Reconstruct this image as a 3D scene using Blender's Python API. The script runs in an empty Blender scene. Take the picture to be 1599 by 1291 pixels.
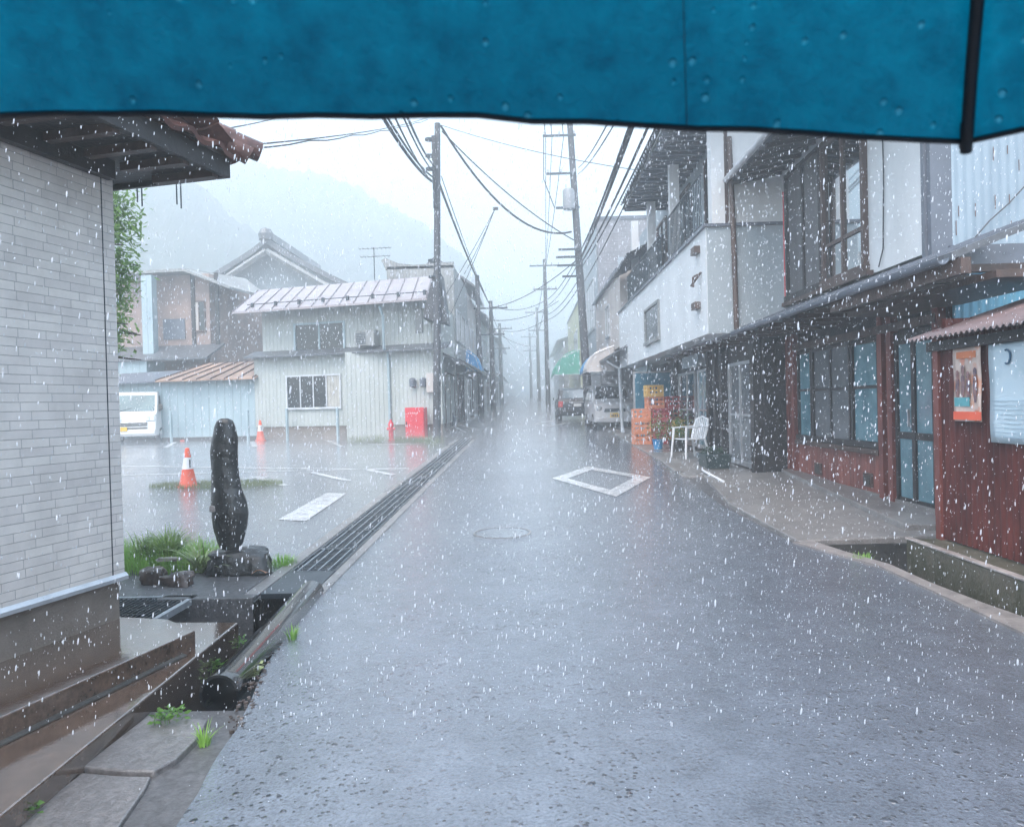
import bpy, math, random
import numpy as np
from mathutils import Matrix, Vector, noise
random.seed(7); rng = np.random.default_rng(11)
R = math.radians
sc = bpy.context.scene
col = sc.collection
# ------------------------------------------------------------------ camera
PW, PH, PF = 1599, 1291, 1200.0
CZ = 1.65; SL = .024
YAW, PITCH, ROLL = R(1.25), R(.66), .025
_f = Vector((-math.sin(YAW)*math.cos(PITCH), math.cos(YAW)*math.cos(PITCH), -math.sin(PITCH)))
_r0 = _f.cross(Vector((0, 0, 1))).normalized(); _u0 = _r0.cross(_f)
_r = _r0*math.cos(ROLL) - _u0*math.sin(ROLL); _u = _u0*math.cos(ROLL) + _r0*math.sin(ROLL)
C0 = Vector((0, 0, CZ))
cam = bpy.data.cameras.new('camera'); co = bpy.data.objects.new('camera', cam); col.objects.link(co)
co.matrix_world = Matrix(((_r.x, _u.x, -_f.x, 0), (_r.y, _u.y, -_f.y, 0), (_r.z, _u.z, -_f.z, CZ), (0, 0, 0, 1)))
cam.sensor_width = 36; cam.lens = 36*PF/PW; cam.clip_start = .02; cam.clip_end = 3000
cam.dof.use_dof = True; cam.dof.focus_distance = 12; cam.dof.aperture_fstop = 20
sc.camera = co
# ------------------------------------------------------------------ world, sun, exposure
w = bpy.data.worlds.new('World'); sc.world = w; w.use_nodes = True
nt = w.node_tree; nt.nodes.clear()
sky = nt.nodes.new('ShaderNodeTexSky'); sky.sky_type = 'NISHITA'; sky.sun_disc = False
SUN_EL, SUN_AZ = R(58), R(200)
sky.sun_elevation = SUN_EL; sky.sun_rotation = SUN_AZ; sky.air_density = 1.0; sky.dust_density = 3.0
hs = nt.nodes.new('ShaderNodeHueSaturation'); hs.inputs['Saturation'].default_value = .95; hs.inputs['Hue'].default_value = .482   # overcast: cloud greys the blue out
bg = nt.nodes.new('ShaderNodeBackground'); bg.inputs['Strength'].default_value = .15
wo = nt.nodes.new('ShaderNodeOutputWorld')
nt.links.new(sky.outputs[0], hs.inputs['Color']); nt.links.new(hs.outputs[0], bg.inputs['Color']); nt.links.new(bg.outputs[0], wo.inputs['Surface'])
sd = bpy.data.lights.new('sun', 'SUN'); sd.energy = .6; sd.angle = R(40); sd.color = (1, .98, .95)
so = bpy.data.objects.new('sun', sd); col.objects.link(so)
so.rotation_euler = (math.pi/2 - SUN_EL, 0, math.pi - SUN_AZ + math.pi*0)
sc.view_settings.view_transform = 'Standard'; sc.view_settings.look = 'None'; sc.view_settings.gamma = 1
sc.view_settings.exposure = 1.9
sc.cycles.volume_bounces = 5; sc.cycles.max_bounces = 8; sc.cycles.diffuse_bounces = 3; sc.cycles.glossy_bounces = 3
sc.cycles.transparent_max_bounces = 16; sc.cycles.caustics_reflective = False; sc.cycles.caustics_refractive = False
sc.cycles.use_denoising = True; sc.cycles.sample_clamp_indirect = 4

# ------------------------------------------------------------------ pixel -> world measuring helpers
def ray(px, py): return _f + _r*((px-PW/2)/PF) - _u*((py-PH/2)/PF)
def gz(y): return SL*y
def G(px, py, dz=0):
    d = ray(px, py); return C0 + d*((dz-CZ)/(d.z-SL*d.y))
def atZ(px, py, z):
    d = ray(px, py); return C0 + d*((z-CZ)/d.z)
def atY(px, py, y):
    d = ray(px, py); return C0 + d*(y/d.y)
def atX(px, py, x):
    d = ray(px, py); return C0 + d*(x/d.x)

# ------------------------------------------------------------------ materials
MATS = {}
def mat(name, c, rough=.5, c2=None, sc_=3.0, detail=6, bump=0., bsc=30., metal=0., groove=None, spec=.5, stretch=None, coat=0., trans=0., contrast=(.35, .65)):
    m = bpy.data.materials.new(name); m.use_nodes = True; MATS[name] = m
    n = m.node_tree.nodes; l = m.node_tree.links; p = n['Principled BSDF']
    p.inputs['Roughness'].default_value = rough; p.inputs['Metallic'].default_value = metal
    p.inputs['Specular IOR Level'].default_value = spec; p.inputs['Coat Weight'].default_value = coat
    p.inputs['Transmission Weight'].default_value = trans
    tc = n.new('ShaderNodeTexCoord'); mp = n.new('ShaderNodeMapping'); l.new(tc.outputs['Object'], mp.inputs['Vector'])
    if stretch: mp.inputs['Scale'].default_value = stretch
    if c2 is None: c2 = tuple(x*.75 for x in c)
    nz = n.new('ShaderNodeTexNoise'); nz.inputs['Scale'].default_value = sc_; nz.inputs['Detail'].default_value = detail; nz.inputs['Roughness'].default_value = .65
    l.new(mp.outputs[0], nz.inputs['Vector'])
    rp = n.new('ShaderNodeValToRGB'); rp.color_ramp.elements[0].position = contrast[0]; rp.color_ramp.elements[1].position = contrast[1]
    rp.color_ramp.elements[0].color = (*c2, 1); rp.color_ramp.elements[1].color = (*c, 1)
    l.new(nz.outputs['Fac'], rp.inputs[0]); l.new(rp.outputs[0], p.inputs['Base Color'])
    h = None
    if bump:
        nb = n.new('ShaderNodeTexNoise'); nb.inputs['Scale'].default_value = bsc; nb.inputs['Detail'].default_value = 8
        l.new(tc.outputs['Object'], nb.inputs['Vector'])
        b = n.new('ShaderNodeBump'); b.inputs['Strength'].default_value = bump; b.inputs['Distance'].default_value = .02
        l.new(nb.outputs['Fac'], b.inputs['Height']); h = b
    if groove:   # vertical panel joints every `groove` metres along x+y
        sx = n.new('ShaderNodeSeparateXYZ'); l.new(tc.outputs['Object'], sx.inputs[0])
        ad = n.new('ShaderNodeMath'); ad.operation = 'ADD'; l.new(sx.outputs[0], ad.inputs[0]); l.new(sx.outputs[1], ad.inputs[1])
        mu = n.new('ShaderNodeMath'); mu.operation = 'MULTIPLY'; mu.inputs[1].default_value = 1/groove; l.new(ad.outputs[0], mu.inputs[0])
        fr = n.new('ShaderNodeMath'); fr.operation = 'PINGPONG'; fr.inputs[1].default_value = .5; l.new(mu.outputs[0], fr.inputs[0])
        cr = n.new('ShaderNodeMapRange'); cr.inputs['From Min'].default_value = 0; cr.inputs['From Max'].default_value = .12; l.new(fr.outputs[0], cr.inputs['Value'])
        b2 = n.new('ShaderNodeBump'); b2.inputs['Strength'].default_value = 1; b2.inputs['Distance'].default_value = .012
        l.new(cr.outputs[0], b2.inputs['Height'])
        if h: l.new(h.outputs[0], b2.inputs['Normal'])
        h = b2
        mx = n.new('ShaderNodeMix'); mx.data_type = 'RGBA'; mx.blend_type = 'MULTIPLY'
        mr = n.new('ShaderNodeMapRange'); mr.inputs['From Max'].default_value = .05; mr.inputs['To Min'].default_value = .45; mr.inputs['To Max'].default_value = 0
        l.new(fr.outputs[0], mr.inputs['Value']); l.new(mr.outputs[0], mx.inputs['Factor']); l.new(rp.outputs[0], mx.inputs['A']); mx.inputs['B'].default_value = (.2, .2, .2, 1)
        l.new(mx.outputs['Result'], p.inputs['Base Color'])
    if h: l.new(h.outputs[0], p.inputs['Normal'])
    return m

def tile_mat(name, c, c2, mortar, bw, bh, swap_yz=True, rough=.35):
    m = bpy.data.materials.new(name); m.use_nodes = True; MATS[name] = m
    n = m.node_tree.nodes; l = m.node_tree.links; p = n['Principled BSDF']; p.inputs['Roughness'].default_value = rough
    tc = n.new('ShaderNodeTexCoord'); sx = n.new('ShaderNodeSeparateXYZ'); cx = n.new('ShaderNodeCombineXYZ')
    l.new(tc.outputs['Object'], sx.inputs[0]); ad = n.new('ShaderNodeMath'); ad.operation = 'ADD'
    l.new(sx.outputs[0], ad.inputs[0]); l.new(sx.outputs[1], ad.inputs[1]); l.new(ad.outputs[0], cx.inputs[0]); l.new(sx.outputs[2], cx.inputs[1])
    br = n.new('ShaderNodeTexBrick'); br.inputs['Scale'].default_value = 1; br.inputs['Brick Width'].default_value = bw; br.inputs['Row Height'].default_value = bh
    br.inputs['Mortar Size'].default_value = bh*.038; br.inputs['Mortar Smooth'].default_value = .3; br.offset = .37; br.offset_frequency = 3; br.squash = .83; br.squash_frequency = 2
    br.inputs['Color1'].default_value = (*c, 1); br.inputs['Color2'].default_value = (*c2, 1); br.inputs['Mortar'].default_value = (*mortar, 1)
    l.new(cx.outputs[0], br.inputs['Vector'])
    nz = n.new('ShaderNodeTexNoise'); nz.inputs['Scale'].default_value = 2.2; nz.inputs['Detail'].default_value = 9; nz.inputs['Roughness'].default_value = .7
    l.new(tc.outputs['Object'], nz.inputs['Vector'])
    mr = n.new('ShaderNodeMapRange'); mr.inputs['From Min'].default_value = .3; mr.inputs['From Max'].default_value = .7; mr.inputs['To Min'].default_value = .78; mr.inputs['To Max'].default_value = 1.1
    l.new(nz.outputs['Fac'], mr.inputs['Value'])
    mx = n.new('ShaderNodeMix'); mx.data_type = 'RGBA'; mx.blend_type = 'MULTIPLY'; mx.inputs['Factor'].default_value = 1
    l.new(br.outputs['Color'], mx.inputs['A']); l.new(mr.outputs[0], mx.inputs['B']); l.new(mx.outputs['Result'], p.inputs['Base Color'])
    b = n.new('ShaderNodeBump'); b.inputs['Strength'].default_value = .8; b.inputs['Distance'].default_value = .006; b.invert = True
    l.new(br.outputs['Fac'], b.inputs['Height'])
    b3 = n.new('ShaderNodeBump'); b3.inputs['Strength'].default_value = .25; b3.inputs['Distance'].default_value = .003
    nz2 = n.new('ShaderNodeTexNoise'); nz2.inputs['Scale'].default_value = 90; l.new(tc.outputs['Object'], nz2.inputs['Vector']); l.new(nz2.outputs['Fac'], b3.inputs['Height'])
    l.new(b.outputs[0], b3.inputs['Normal']); l.new(b3.outputs[0], p.inputs['Normal'])
    return m

def wet_mat(name, c, c2, rough_lo, rough_hi, spots=True, bump=.25, fine=70., ripple=1.0, coat=0.):
    """asphalt / concrete under a running film of water: puddle-smooth areas, grain, rain pocks"""
    m = bpy.data.materials.new(name); m.use_nodes = True; MATS[name] = m
    n = m.node_tree.nodes; l = m.node_tree.links; p = n['Principled BSDF']
    tc = n.new('ShaderNodeTexCoord')
    def N(scale, detail=6, rough=.6):
        z = n.new('ShaderNodeTexNoise'); z.inputs['Scale'].default_value = scale; z.inputs['Detail'].default_value = detail; z.inputs['Roughness'].default_value = rough
        l.new(tc.outputs['Object'], z.inputs['Vector']); return z
    def MR(src, a, b, lo, hi):
        z = n.new('ShaderNodeMapRange'); z.inputs['From Min'].default_value = a; z.inputs['From Max'].default_value = b; z.inputs['To Min'].default_value = lo; z.inputs['To Max'].default_value = hi
        l.new(src, z.inputs['Value']); return z.outputs[0]
    big = N(.35, 3); g = N(fine, 4, .75); mid = N(4., 6)
    mc = n.new('ShaderNodeMix'); mc.data_type = 'RGBA'; mc.inputs['A'].default_value = (*c2, 1); mc.inputs['B'].default_value = (*c, 1)
    l.new(MR(g.outputs['Fac'], .35, .65, 0, 1), mc.inputs['Factor'])
    mm = n.new('ShaderNodeMix'); mm.data_type = 'RGBA'; mm.blend_type = 'MULTIPLY'; mm.inputs['Factor'].default_value = 1
    l.new(mc.outputs['Result'], mm.inputs['A']); l.new(MR(mid.outputs['Fac'], .3, .7, .7, 1.15), mm.inputs['B']); l.new(mm.outputs['Result'], p.inputs['Base Color'])
    l.new(MR(big.outputs['Fac'], .35, .65, rough_lo, rough_hi), p.inputs['Roughness'])
    p.inputs['Specular IOR Level'].default_value = .9; p.inputs['Coat Weight'].default_value = coat; p.inputs['Coat Roughness'].default_value = .07
    b = n.new('ShaderNodeBump'); b.inputs['Distance'].default_value = .006; b.inputs['Strength'].default_value = bump
    l.new(g.outputs['Fac'], b.inputs['Height'])
    r = N(9., 5, .7); b2 = n.new('ShaderNodeBump'); b2.inputs['Distance'].default_value = .012*ripple; b2.inputs['Strength'].default_value = .5
    l.new(r.outputs['Fac'], b2.inputs['Height']); l.new(b.outputs[0], b2.inputs['Normal']); last = b2
    if spots:
        mask = MR(N(.9, 3).outputs['Fac'], .42, .6, .15, 1); tot = None
        wp = n.new('ShaderNodeTexNoise'); wp.inputs['Scale'].default_value = 30; l.new(tc.outputs['Object'], wp.inputs['Vector'])
        wa = n.new('ShaderNodeMix'); wa.data_type = 'RGBA'; wa.blend_type = 'LINEAR_LIGHT'; wa.inputs['Factor'].default_value = .004; l.new(tc.outputs['Object'], wa.inputs['A']); l.new(wp.outputs['Color'], wa.inputs['B'])
        for (s, th, keep) in ((13., .23, .62), (21., .26, .55), (37., .30, .5)):
            v = n.new('ShaderNodeTexVoronoi'); v.inputs['Scale'].default_value = s; l.new(wa.outputs['Result'], v.inputs['Vector'])
            k = MR(v.outputs['Distance'], th*.5, th, 1, 0)
            sp = n.new('ShaderNodeSeparateColor'); l.new(v.outputs['Color'], sp.inputs[0])
            gt = n.new('ShaderNodeMath'); gt.operation = 'GREATER_THAN'; gt.inputs[1].default_value = keep; l.new(sp.outputs[0], gt.inputs[0])
            mu = n.new('ShaderNodeMath'); mu.operation = 'MULTIPLY'; l.new(k, mu.inputs[0]); l.new(gt.outputs[0], mu.inputs[1])
            m2 = n.new('ShaderNodeMath'); m2.operation = 'MULTIPLY'; l.new(mu.outputs[0], m2.inputs[0]); l.new(MR(sp.outputs[1], 0, 1, .45, 1), m2.inputs[1])
            if tot is None: tot = m2
            else:
                q = n.new('ShaderNodeMath'); q.operation = 'MAXIMUM'; l.new(tot.outputs[0], q.inputs[0]); l.new(m2.outputs[0], q.inputs[1]); tot = q
        tm = n.new('ShaderNodeMath'); tm.operation = 'MULTIPLY'; l.new(tot.outputs[0], tm.inputs[0]); l.new(mask, tm.inputs[1])
        b4 = n.new('ShaderNodeBump'); b4.inputs['Distance'].default_value = .02; b4.inputs['Strength'].default_value = .8
        l.new(tm.outputs[0], b4.inputs['Height']); l.new(last.outputs[0], b4.inputs['Normal']); last = b4
        dk = n.new('ShaderNodeMix'); dk.data_type = 'RGBA'; l.new(tm.outputs[0], dk.inputs['Factor']); l.new(mm.outputs['Result'], dk.inputs['A']); dk.inputs['B'].default_value = (.02, .025, .035, 1); l.new(dk.outputs['Result'], p.inputs['Base Color'])
        cw = n.new('ShaderNodeMath'); cw.operation = 'SUBTRACT'; cw.use_clamp = True; cw.inputs[0].default_value = coat; l.new(tm.outputs[0], cw.inputs[1]); l.new(cw.outputs[0], p.inputs['Coat Weight'])
    l.new(last.outputs[0], p.inputs['Normal']); l.new(last.outputs[0], p.inputs['Coat Normal'])
    return m

M_road = wet_mat('wet_asphalt', (.155, .18, .22), (.08, .094, .12), .08, .22, True, .6, coat=1.)
M_lot = wet_mat('lot_asphalt', (.17, .19, .215), (.11, .122, .145), .12, .28, True, .25, coat=1.)
M_dirt = wet_mat('wet_dirt', (.12, .12, .125), (.05, .05, .052), .35, .6, False, .6, 25)
M_conc = wet_mat('wet_concrete', (.25, .24, .235), (.15, .14, .135), .22, .5, False, .3, 40)
M_terr = wet_mat('terrace_concrete', (.15, .10, .075), (.07, .048, .036), .03, .12, False, .04, 20, .15, 1.)
M_slab = wet_mat('slab_concrete', (.20, .19, .19), (.10, .095, .095), .2, .4, False, 1., 34, 1.4, .5)
M_paint = wet_mat('worn_road_paint', (.86, .87, .87), (.36, .38, .41), .15, .35, False, .3, 14, 1., .6)
M_cdark = mat('ditch_concrete', (.06, .058, .054), .5, (.025, .025, .024), 3, 8, .6, 30)
M_plinth = mat('mossy_plinth', (.11, .10, .075), .55, (.045, .045, .025), 3.5, 8, .6, 30)
M_base = mat('foundation_render', (.23, .195, .17), .5, (.15, .125, .105), 3, 8, .3, 60)
M_tile = tile_mat('border_tiles', (.72, .68, .64), (.64, .60, .575), (.36, .35, .35), .23, .0525)
M_bgrey = tile_mat('grey_brick_tiles', (.25, .25, .27), (.20, .20, .22), (.33, .33, .35), .24, .075)
M_alu = mat('aluminium', (.60, .62, .65), .35, None, 4, 4, 0, 30, .6)
M_dmetal = mat('dark_metal', (.06, .075, .085), .3, (.03, .04, .05), 8, 6, .1, 40, .5)
M_grate = mat('grate_steel', (.055, .07, .085), .35, (.03, .04, .05), 6, 6, .1, 40, .55)
M_gbar = mat('grate_bar_steel', (.45, .48, .52), .3, (.30, .33, .36), 8, 4, 0, 30, .5)
M_black = mat('black_plastic', (.008, .010, .012), .16, (.012, .014, .016), 6, 4, .03, 9, 0, None, .5, coat=.5)
M_stone = mat('dark_wet_stone', (.035, .036, .036), .28, (.012, .013, .013), 4, 10, .9, 14, 0, None, .6)
M_rock = mat('brown_rock', (.12, .085, .07), .3, (.03, .024, .022), 4, 10, .8, 16, 0, None, .6)
M_pale = mat('pale_rock', (.42, .38, .36), .35, (.22, .19, .18), 8, 8, .5, 16)
M_leafd = mat('dead_leaf', (.42, .22, .13), .5)
M_kawara = mat('brown_glazed_tile', (.17, .085, .07), .25, (.07, .035, .032), 5, 8, .2, 20)
M_gkawara = mat('grey_roof_tile', (.12, .13, .145), .35, (.06, .065, .075), 5, 8, .3, 20)
M_wood = mat('dark_wood', (.030, .027, .028), .5, (.015, .014, .015), 6, 8, .3, 30, stretch=(1, 1, .2))
M_wood2 = mat('brown_wood', (.095, .06, .05), .5, (.055, .036, .03), 6, 8, .3, 30, stretch=(1, 1, .2))
M_red = mat('red_stained_board', (.27, .085, .065), .5, (.15, .05, .042), 4, 8, .2, 30, stretch=(1, 1, .25), groove=.11)
M_redp = mat('red_brown_post', (.22, .06, .045), .5, (.11, .03, .025), 6, 8, .2, 30, stretch=(1, 1, .2))
M_rcor = mat('rust_red_corrugated', (.12, .028, .022), .55, (.04, .010, .009), 3.5, 9, .15, 30, 0, spec=.3, stretch=(1, 1, .3))
M_bcor = mat('blue_grey_corrugated', (.30, .38, .44), .5, (.25, .32, .38), 2.5, 9, .1, 30, .2, stretch=(1, 1, .25))
M_blue = mat('blue_corrugated', (.10, .30, .42), .4, (.07, .22, .32), 2.5, 9, .1, 30, .1, stretch=(1, 1, .25))
M_gband = mat('grey_flashing', (.13, .15, .185), .4)
M_plast = mat('white_plaster', (.66, .68, .69), .6, (.56, .58, .59), 1.5, 8, .12, 60, stretch=(1, 1, .4))
M_plast2 = mat('grey_plaster', (.34, .39, .42), .6, (.28, .33, .36), 1.5, 8, .12, 60, stretch=(1, 1, .4))
M_plast3 = mat('warm_plaster', (.54, .50, .47), .6, (.42, .38, .36), 1.0, 8, .12, 60, stretch=(1, 1, .4))
M_sid = mat('pale_green_siding', (.43, .46, .44), .5, (.37, .40, .38), 1.4, 8, .05, 60, groove=.15, stretch=(1, 1, .4))
M_sidw = mat('pale_blue_siding', (.36, .46, .49), .5, (.30, .39, .43), 1.4, 8, .05, 60, groove=.3, stretch=(1, 1, .4))
M_sidg = mat('grey_siding', (.30, .31, .305), .5, (.21, .22, .22), 1.2, 8, .05, 60, groove=.12, stretch=(1, 1, .4))
M_yel = mat('yellow_render', (.55, .55, .34), .6, (.46, .46, .28), 1.2, 8)
M_oldp = mat('aged_plaster', (.36, .26, .22), .7, (.22, .17, .16), 1.6, 9)
M_proof = mat('pink_grey_metal_roof', (.34, .305, .315), .4, (.27, .24, .25), 1.2, 8, 0, 30, .1)
M_roofrib = mat('roof_rib', (.14, .12, .14), .4)
M_rusty = mat('rusted_metal_roof', (.40, .27, .20), .45, (.20, .14, .115), 1.6, 9, .1, 30, .1)
M_corrp = mat('pink_plastic_sheet', (.20, .14, .135), .35, (.13, .095, .095), 3, 8)
M_glass = mat('dark_window_glass', (.02, .032, .04), .06, (.012, .02, .025), 1, 2, 0, 30, 0, None, .6)
M_glassb = mat('pale_frosted_glass', (.16, .31, .36), .12, (.06, .15, .19), 1.3, 6, 0, 30, 0, None, .7)
M_glassg = mat('grey_frosted_glass', (.14, .15, .16), .15, (.10, .11, .12), 2, 6, 0, 30, 0, None, .7)
M_shut = mat('grey_shutter_board', (.13, .13, .135), .5, (.085, .085, .09), 3, 8, .2, 30, stretch=(1, 1, .15))
M_curt = mat('pale_curtain', (.45, .44, .40), .8, None, 4, 6, 0, 30, 0, .12)
M_white = mat('white_paint', (.78, .79, .80), .35, (.70, .71, .73), 2, 4)
M_wplas = mat('white_plastic', (.80, .81, .82), .3, (.72, .73, .75), 3, 4)
M_org = mat('orange_plastic', (.80, .13, .06), .35, (.68, .10, .05), 3, 4)
M_crate = mat('orange_crate_plastic', (.72, .27, .13), .45, (.60, .21, .11), 5, 6)
M_cratey = mat('yellow_crate_plastic', (.72, .45, .12), .45, (.60, .36, .10), 5, 6)
M_crater = mat('red_crate_plastic', (.42, .06, .06), .45, (.30, .04, .05), 5, 6)
M_redpt = mat('red_enamel', (.62, .025, .045), .3, (.50, .02, .035), 4, 6, 0, 30, 0, None, .6)
M_pole = mat('pole_concrete', (.07, .072, .08), .5, (.04, .042, .048), 3, 8, .1, 40, stretch=(1, 1, .3))
M_wire = mat('cable_rubber', (.03, .033, .04), .5)
M_ins = mat('insulator', (.55, .56, .58), .3)
M_tran = mat('transformer_grey', (.25, .27, .29), .4)
M_carb = mat('black_car_paint', (.010, .013, .02), .35, (.012, .015, .022), 1, 2, 0, 30, 0, None, .3, coat=.15)
M_cars = mat('silver_car_paint', (.55, .56, .58), .3, (.50, .51, .53), 1, 2, 0, 30, .1, None, .5, coat=.5)
M_carw = mat('white_car_paint', (.76, .77, .76), .3, (.72, .73, .72), 1, 2, 0, 30, 0, None, .5, coat=.5)
M_tyre = mat('tyre_rubber', (.02, .02, .022), .7)
M_lamp = mat('lamp_lens', (.62, .66, .70), .1, (.4, .44, .48), 12, 3, 0, 30, .3)
M_taill = mat('tail_lens', (.45, .02, .02), .15)
M_plate = mat('yellow_plate', (.78, .50, .06), .4)
M_platew = mat('white_plate', (.7, .72, .72), .4)
M_green = mat('green_canvas', (.03, .50, .34), .5, (.02, .40, .27), 2, 5)
M_bluec = mat('blue_canvas', (.04, .30, .60), .5, (.03, .22, .48), 2, 5)
M_lblue = mat('light_blue_canvas', (.25, .50, .68), .5)
M_cream = mat('cream_canvas', (.62, .58, .55), .5, (.5, .46, .44), 3, 5)
M_leaf = mat('tree_leaf', (.30, .48, .14), .4, (.10, .20, .05), 1.5, 3)
M_grass = mat('grass_blade', (.34, .58, .12), .45, (.20, .40, .08), 2, 3)
M_weed = mat('weed_leaf', (.14, .30, .05), .4, (.08, .20, .04), 6, 3)
M_strap = mat('strap_leaf', (.27, .40, .10), .4, (.12, .20, .06), 6, 3)
M_gdry = mat('dry_grass', (.24, .28, .14), .5, (.16, .20, .09), 3, 3)
M_bark = mat('bark', (.10, .08, .065), .7, (.05, .04, .035), 8, 8, .6, 30)
M_hill = mat('far_forest', (.045, .07, .05), .9, (.025, .04, .03), .12, 8, 1, .5)
M_teal = mat('teal_sign', (.02, .16, .25), .4)

def put(m, **kw):
    p = m.node_tree.nodes['Principled BSDF']
    for k, v in kw.items(): p.inputs[k.replace('_', ' ')].default_value = v
def leafy(m):
    n = m.node_tree.nodes; l = m.node_tree.links; p = n['Principled BSDF']; o = [q for q in n if q.type == 'OUTPUT_MATERIAL'][0]
    t_ = n.new('ShaderNodeBsdfTranslucent'); x_ = n.new('ShaderNodeMixShader'); x_.inputs[0].default_value = .42
    l.new(p.inputs['Base Color'].links[0].from_socket, t_.inputs['Color']); l.new(p.outputs[0], x_.inputs[1]); l.new(t_.outputs[0], x_.inputs[2]); l.new(x_.outputs[0], o.inputs['Surface'])
for m in (M_leaf, M_grass, M_weed, M_strap, M_gdry): leafy(m)

# ------------------------------------------------------------------ mesh builder
FR = {}
class MB:
    def __init__(s, M=None): s.v = []; s.f = []; s.M = M
    def add(s, vs, fs):
        b = len(s.v)
        s.v += [(s.M @ Vector(v)) if s.M is not None else Vector(v) for v in vs]
        s.f += [tuple(b+i for i in f) for f in fs]; return s
    def box(s, x0, x1, y0, y1, z0, z1):
        if x0 > x1: x0, x1 = x1, x0
        if y0 > y1: y0, y1 = y1, y0
        if z0 > z1: z0, z1 = z1, z0
        return s.add([(x0,y0,z0),(x1,y0,z0),(x1,y1,z0),(x0,y1,z0),(x0,y0,z1),(x1,y0,z1),(x1,y1,z1),(x0,y1,z1)],
                     [(0,3,2,1),(4,5,6,7),(0,1,5,4),(1,2,6,5),(2,3,7,6),(3,0,4,7)])
    def hexa(s, p):   # 8 points bottom ring, top ring
        return s.add(p, [(0,3,2,1),(4,5,6,7),(0,1,5,4),(1,2,6,5),(2,3,7,6),(3,0,4,7)])
    def prism(s, pts, z0, z1):   # polygon (x,y) ccw, z0/z1 may be functions of (x,y)
        n = len(pts); a = z0 if callable(z0) else (lambda x, y: z0); b = z1 if callable(z1) else (lambda x, y: z1)
        vs = [(x, y, a(x, y)) for x, y in pts] + [(x, y, b(x, y)) for x, y in pts]
        return s.add(vs, [tuple(range(n-1, -1, -1)), tuple(range(n, 2*n))] + [(i, (i+1) % n, n+(i+1) % n, n+i) for i in range(n)])
    def extr(s, pts, a0, a1, axis='x'):   # polygon in the plane across `axis`, extruded along it
        n = len(pts)
        f = (lambda t, p: (t, p[0], p[1])) if axis == 'x' else (lambda t, p: (p[0], t, p[1]))
        vs = [f(a0, p) for p in pts] + [f(a1, p) for p in pts]
        return s.add(vs, [tuple(range(n)), tuple(range(2*n-1, n-1, -1))] + [(i, n+i, n+(i+1) % n, (i+1) % n) for i in range(n)])
    def quad(s, a, b, c, d): return s.add([a, b, c, d], [(0, 1, 2, 3)])
    def tube(s, path, r, n=6, cap=True, r1=None):
        P = [Vector(p) for p in path]; m = len(P); vs = []; up = None
        for i, p in enumerate(P):
            t = (P[min(i+1, m-1)] - P[max(i-1, 0)])
            if t.length < 1e-9: t = Vector((0, 0, 1))
            t.normalize()
            if up is None: up = Vector((0, 0, 1)) if abs(t.z) < .9 else Vector((1, 0, 0))
            a = t.cross(up)
            if a.length < 1e-6: a = t.orthogonal()
            a.normalize(); b = a.cross(t); up = b
            rr = r if r1 is None else r + (r1-r)*i/max(m-1, 1)
            if isinstance(r, (list, tuple)): rr = r[i]
            for k in range(n):
                an = 2*math.pi*k/n; vs.append(p + a*(rr*math.cos(an)) + b*(rr*math.sin(an)))
        fs = [(i*n+k, i*n+(k+1) % n, (i+1)*n+(k+1) % n, (i+1)*n+k) for i in range(m-1) for k in range(n)]
        if cap: fs += [tuple(range(n-1, -1, -1)), tuple(range((m-1)*n, m*n))]
        return s.add(vs, fs)
    def lathe(s, prof, c=(0, 0, 0), n=20):
        vs = [(c[0]+r*math.cos(2*math.pi*k/n), c[1]+r*math.sin(2*math.pi*k/n), c[2]+z) for r, z in prof for k in range(n)]
        fs = [(i*n+k, i*n+(k+1) % n, (i+1)*n+(k+1) % n, (i+1)*n+k) for i in range(len(prof)-1) for k in range(n)]
        fs += [tuple(range(n-1, -1, -1)), tuple(range((len(prof)-1)*n, len(prof)*n))]
        return s.add(vs, fs)
    def grid(s, fn, nu, nv, closed=False):
        vs = [fn(i/nu, j/nv) for j in range(nv+1) for i in range(nu+1)]
        fs = [(j*(nu+1)+i, j*(nu+1)+i+1, (j+1)*(nu+1)+i+1, (j+1)*(nu+1)+i) for j in range(nv) for i in range(nu)]
        return s.add(vs, fs)
    def build(s, name, m, parent=None, smooth=0, bev=0, **props):
        me = bpy.data.meshes.new(name)
        T = FR.get(parent.name) if parent is not None else None
        V = [T @ v for v in s.v] if T is not None else s.v
        me.from_pydata([tuple(v) for v in V], [], s.f); me.update()
        o = bpy.data.objects.new(name, me); col.objects.link(o); me.materials.append(m)
        if parent is not None: o.parent = parent; FR[o.name] = T
        if smooth:
            me.polygons.foreach_set('use_smooth', [True]*len(me.polygons)); me.set_sharp_from_angle(angle=R(smooth))
        if bev:
            b = o.modifiers.new('bevel', 'BEVEL'); b.width = bev; b.segments = 2; b.limit_method = 'ANGLE'; b.angle_limit = R(40)
        for k, v in props.items(): o[k] = v
        return o
def thing(name, label, cat, loc=(0, 0, 0), rz=0, group=None):
    o = bpy.data.objects.new(name, None); col.objects.link(o); o.empty_display_size = .2
    o.location = loc; o.rotation_euler = (0, 0, rz); o['label'] = label; o['category'] = cat
    if group: o['group'] = group
    M = Matrix.Translation(Vector(loc)) @ Matrix.Rotation(rz, 4, 'Z'); FR[o.name] = M.inverted()
    return o
def tag(o, label, cat, group=None):
    o['label'] = label; o['category'] = cat
    if group: o['group'] = group
    return o
def TM(t): return FR[t.name].inverted()
def st(o, kind='structure'): o['kind'] = kind; return o
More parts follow.
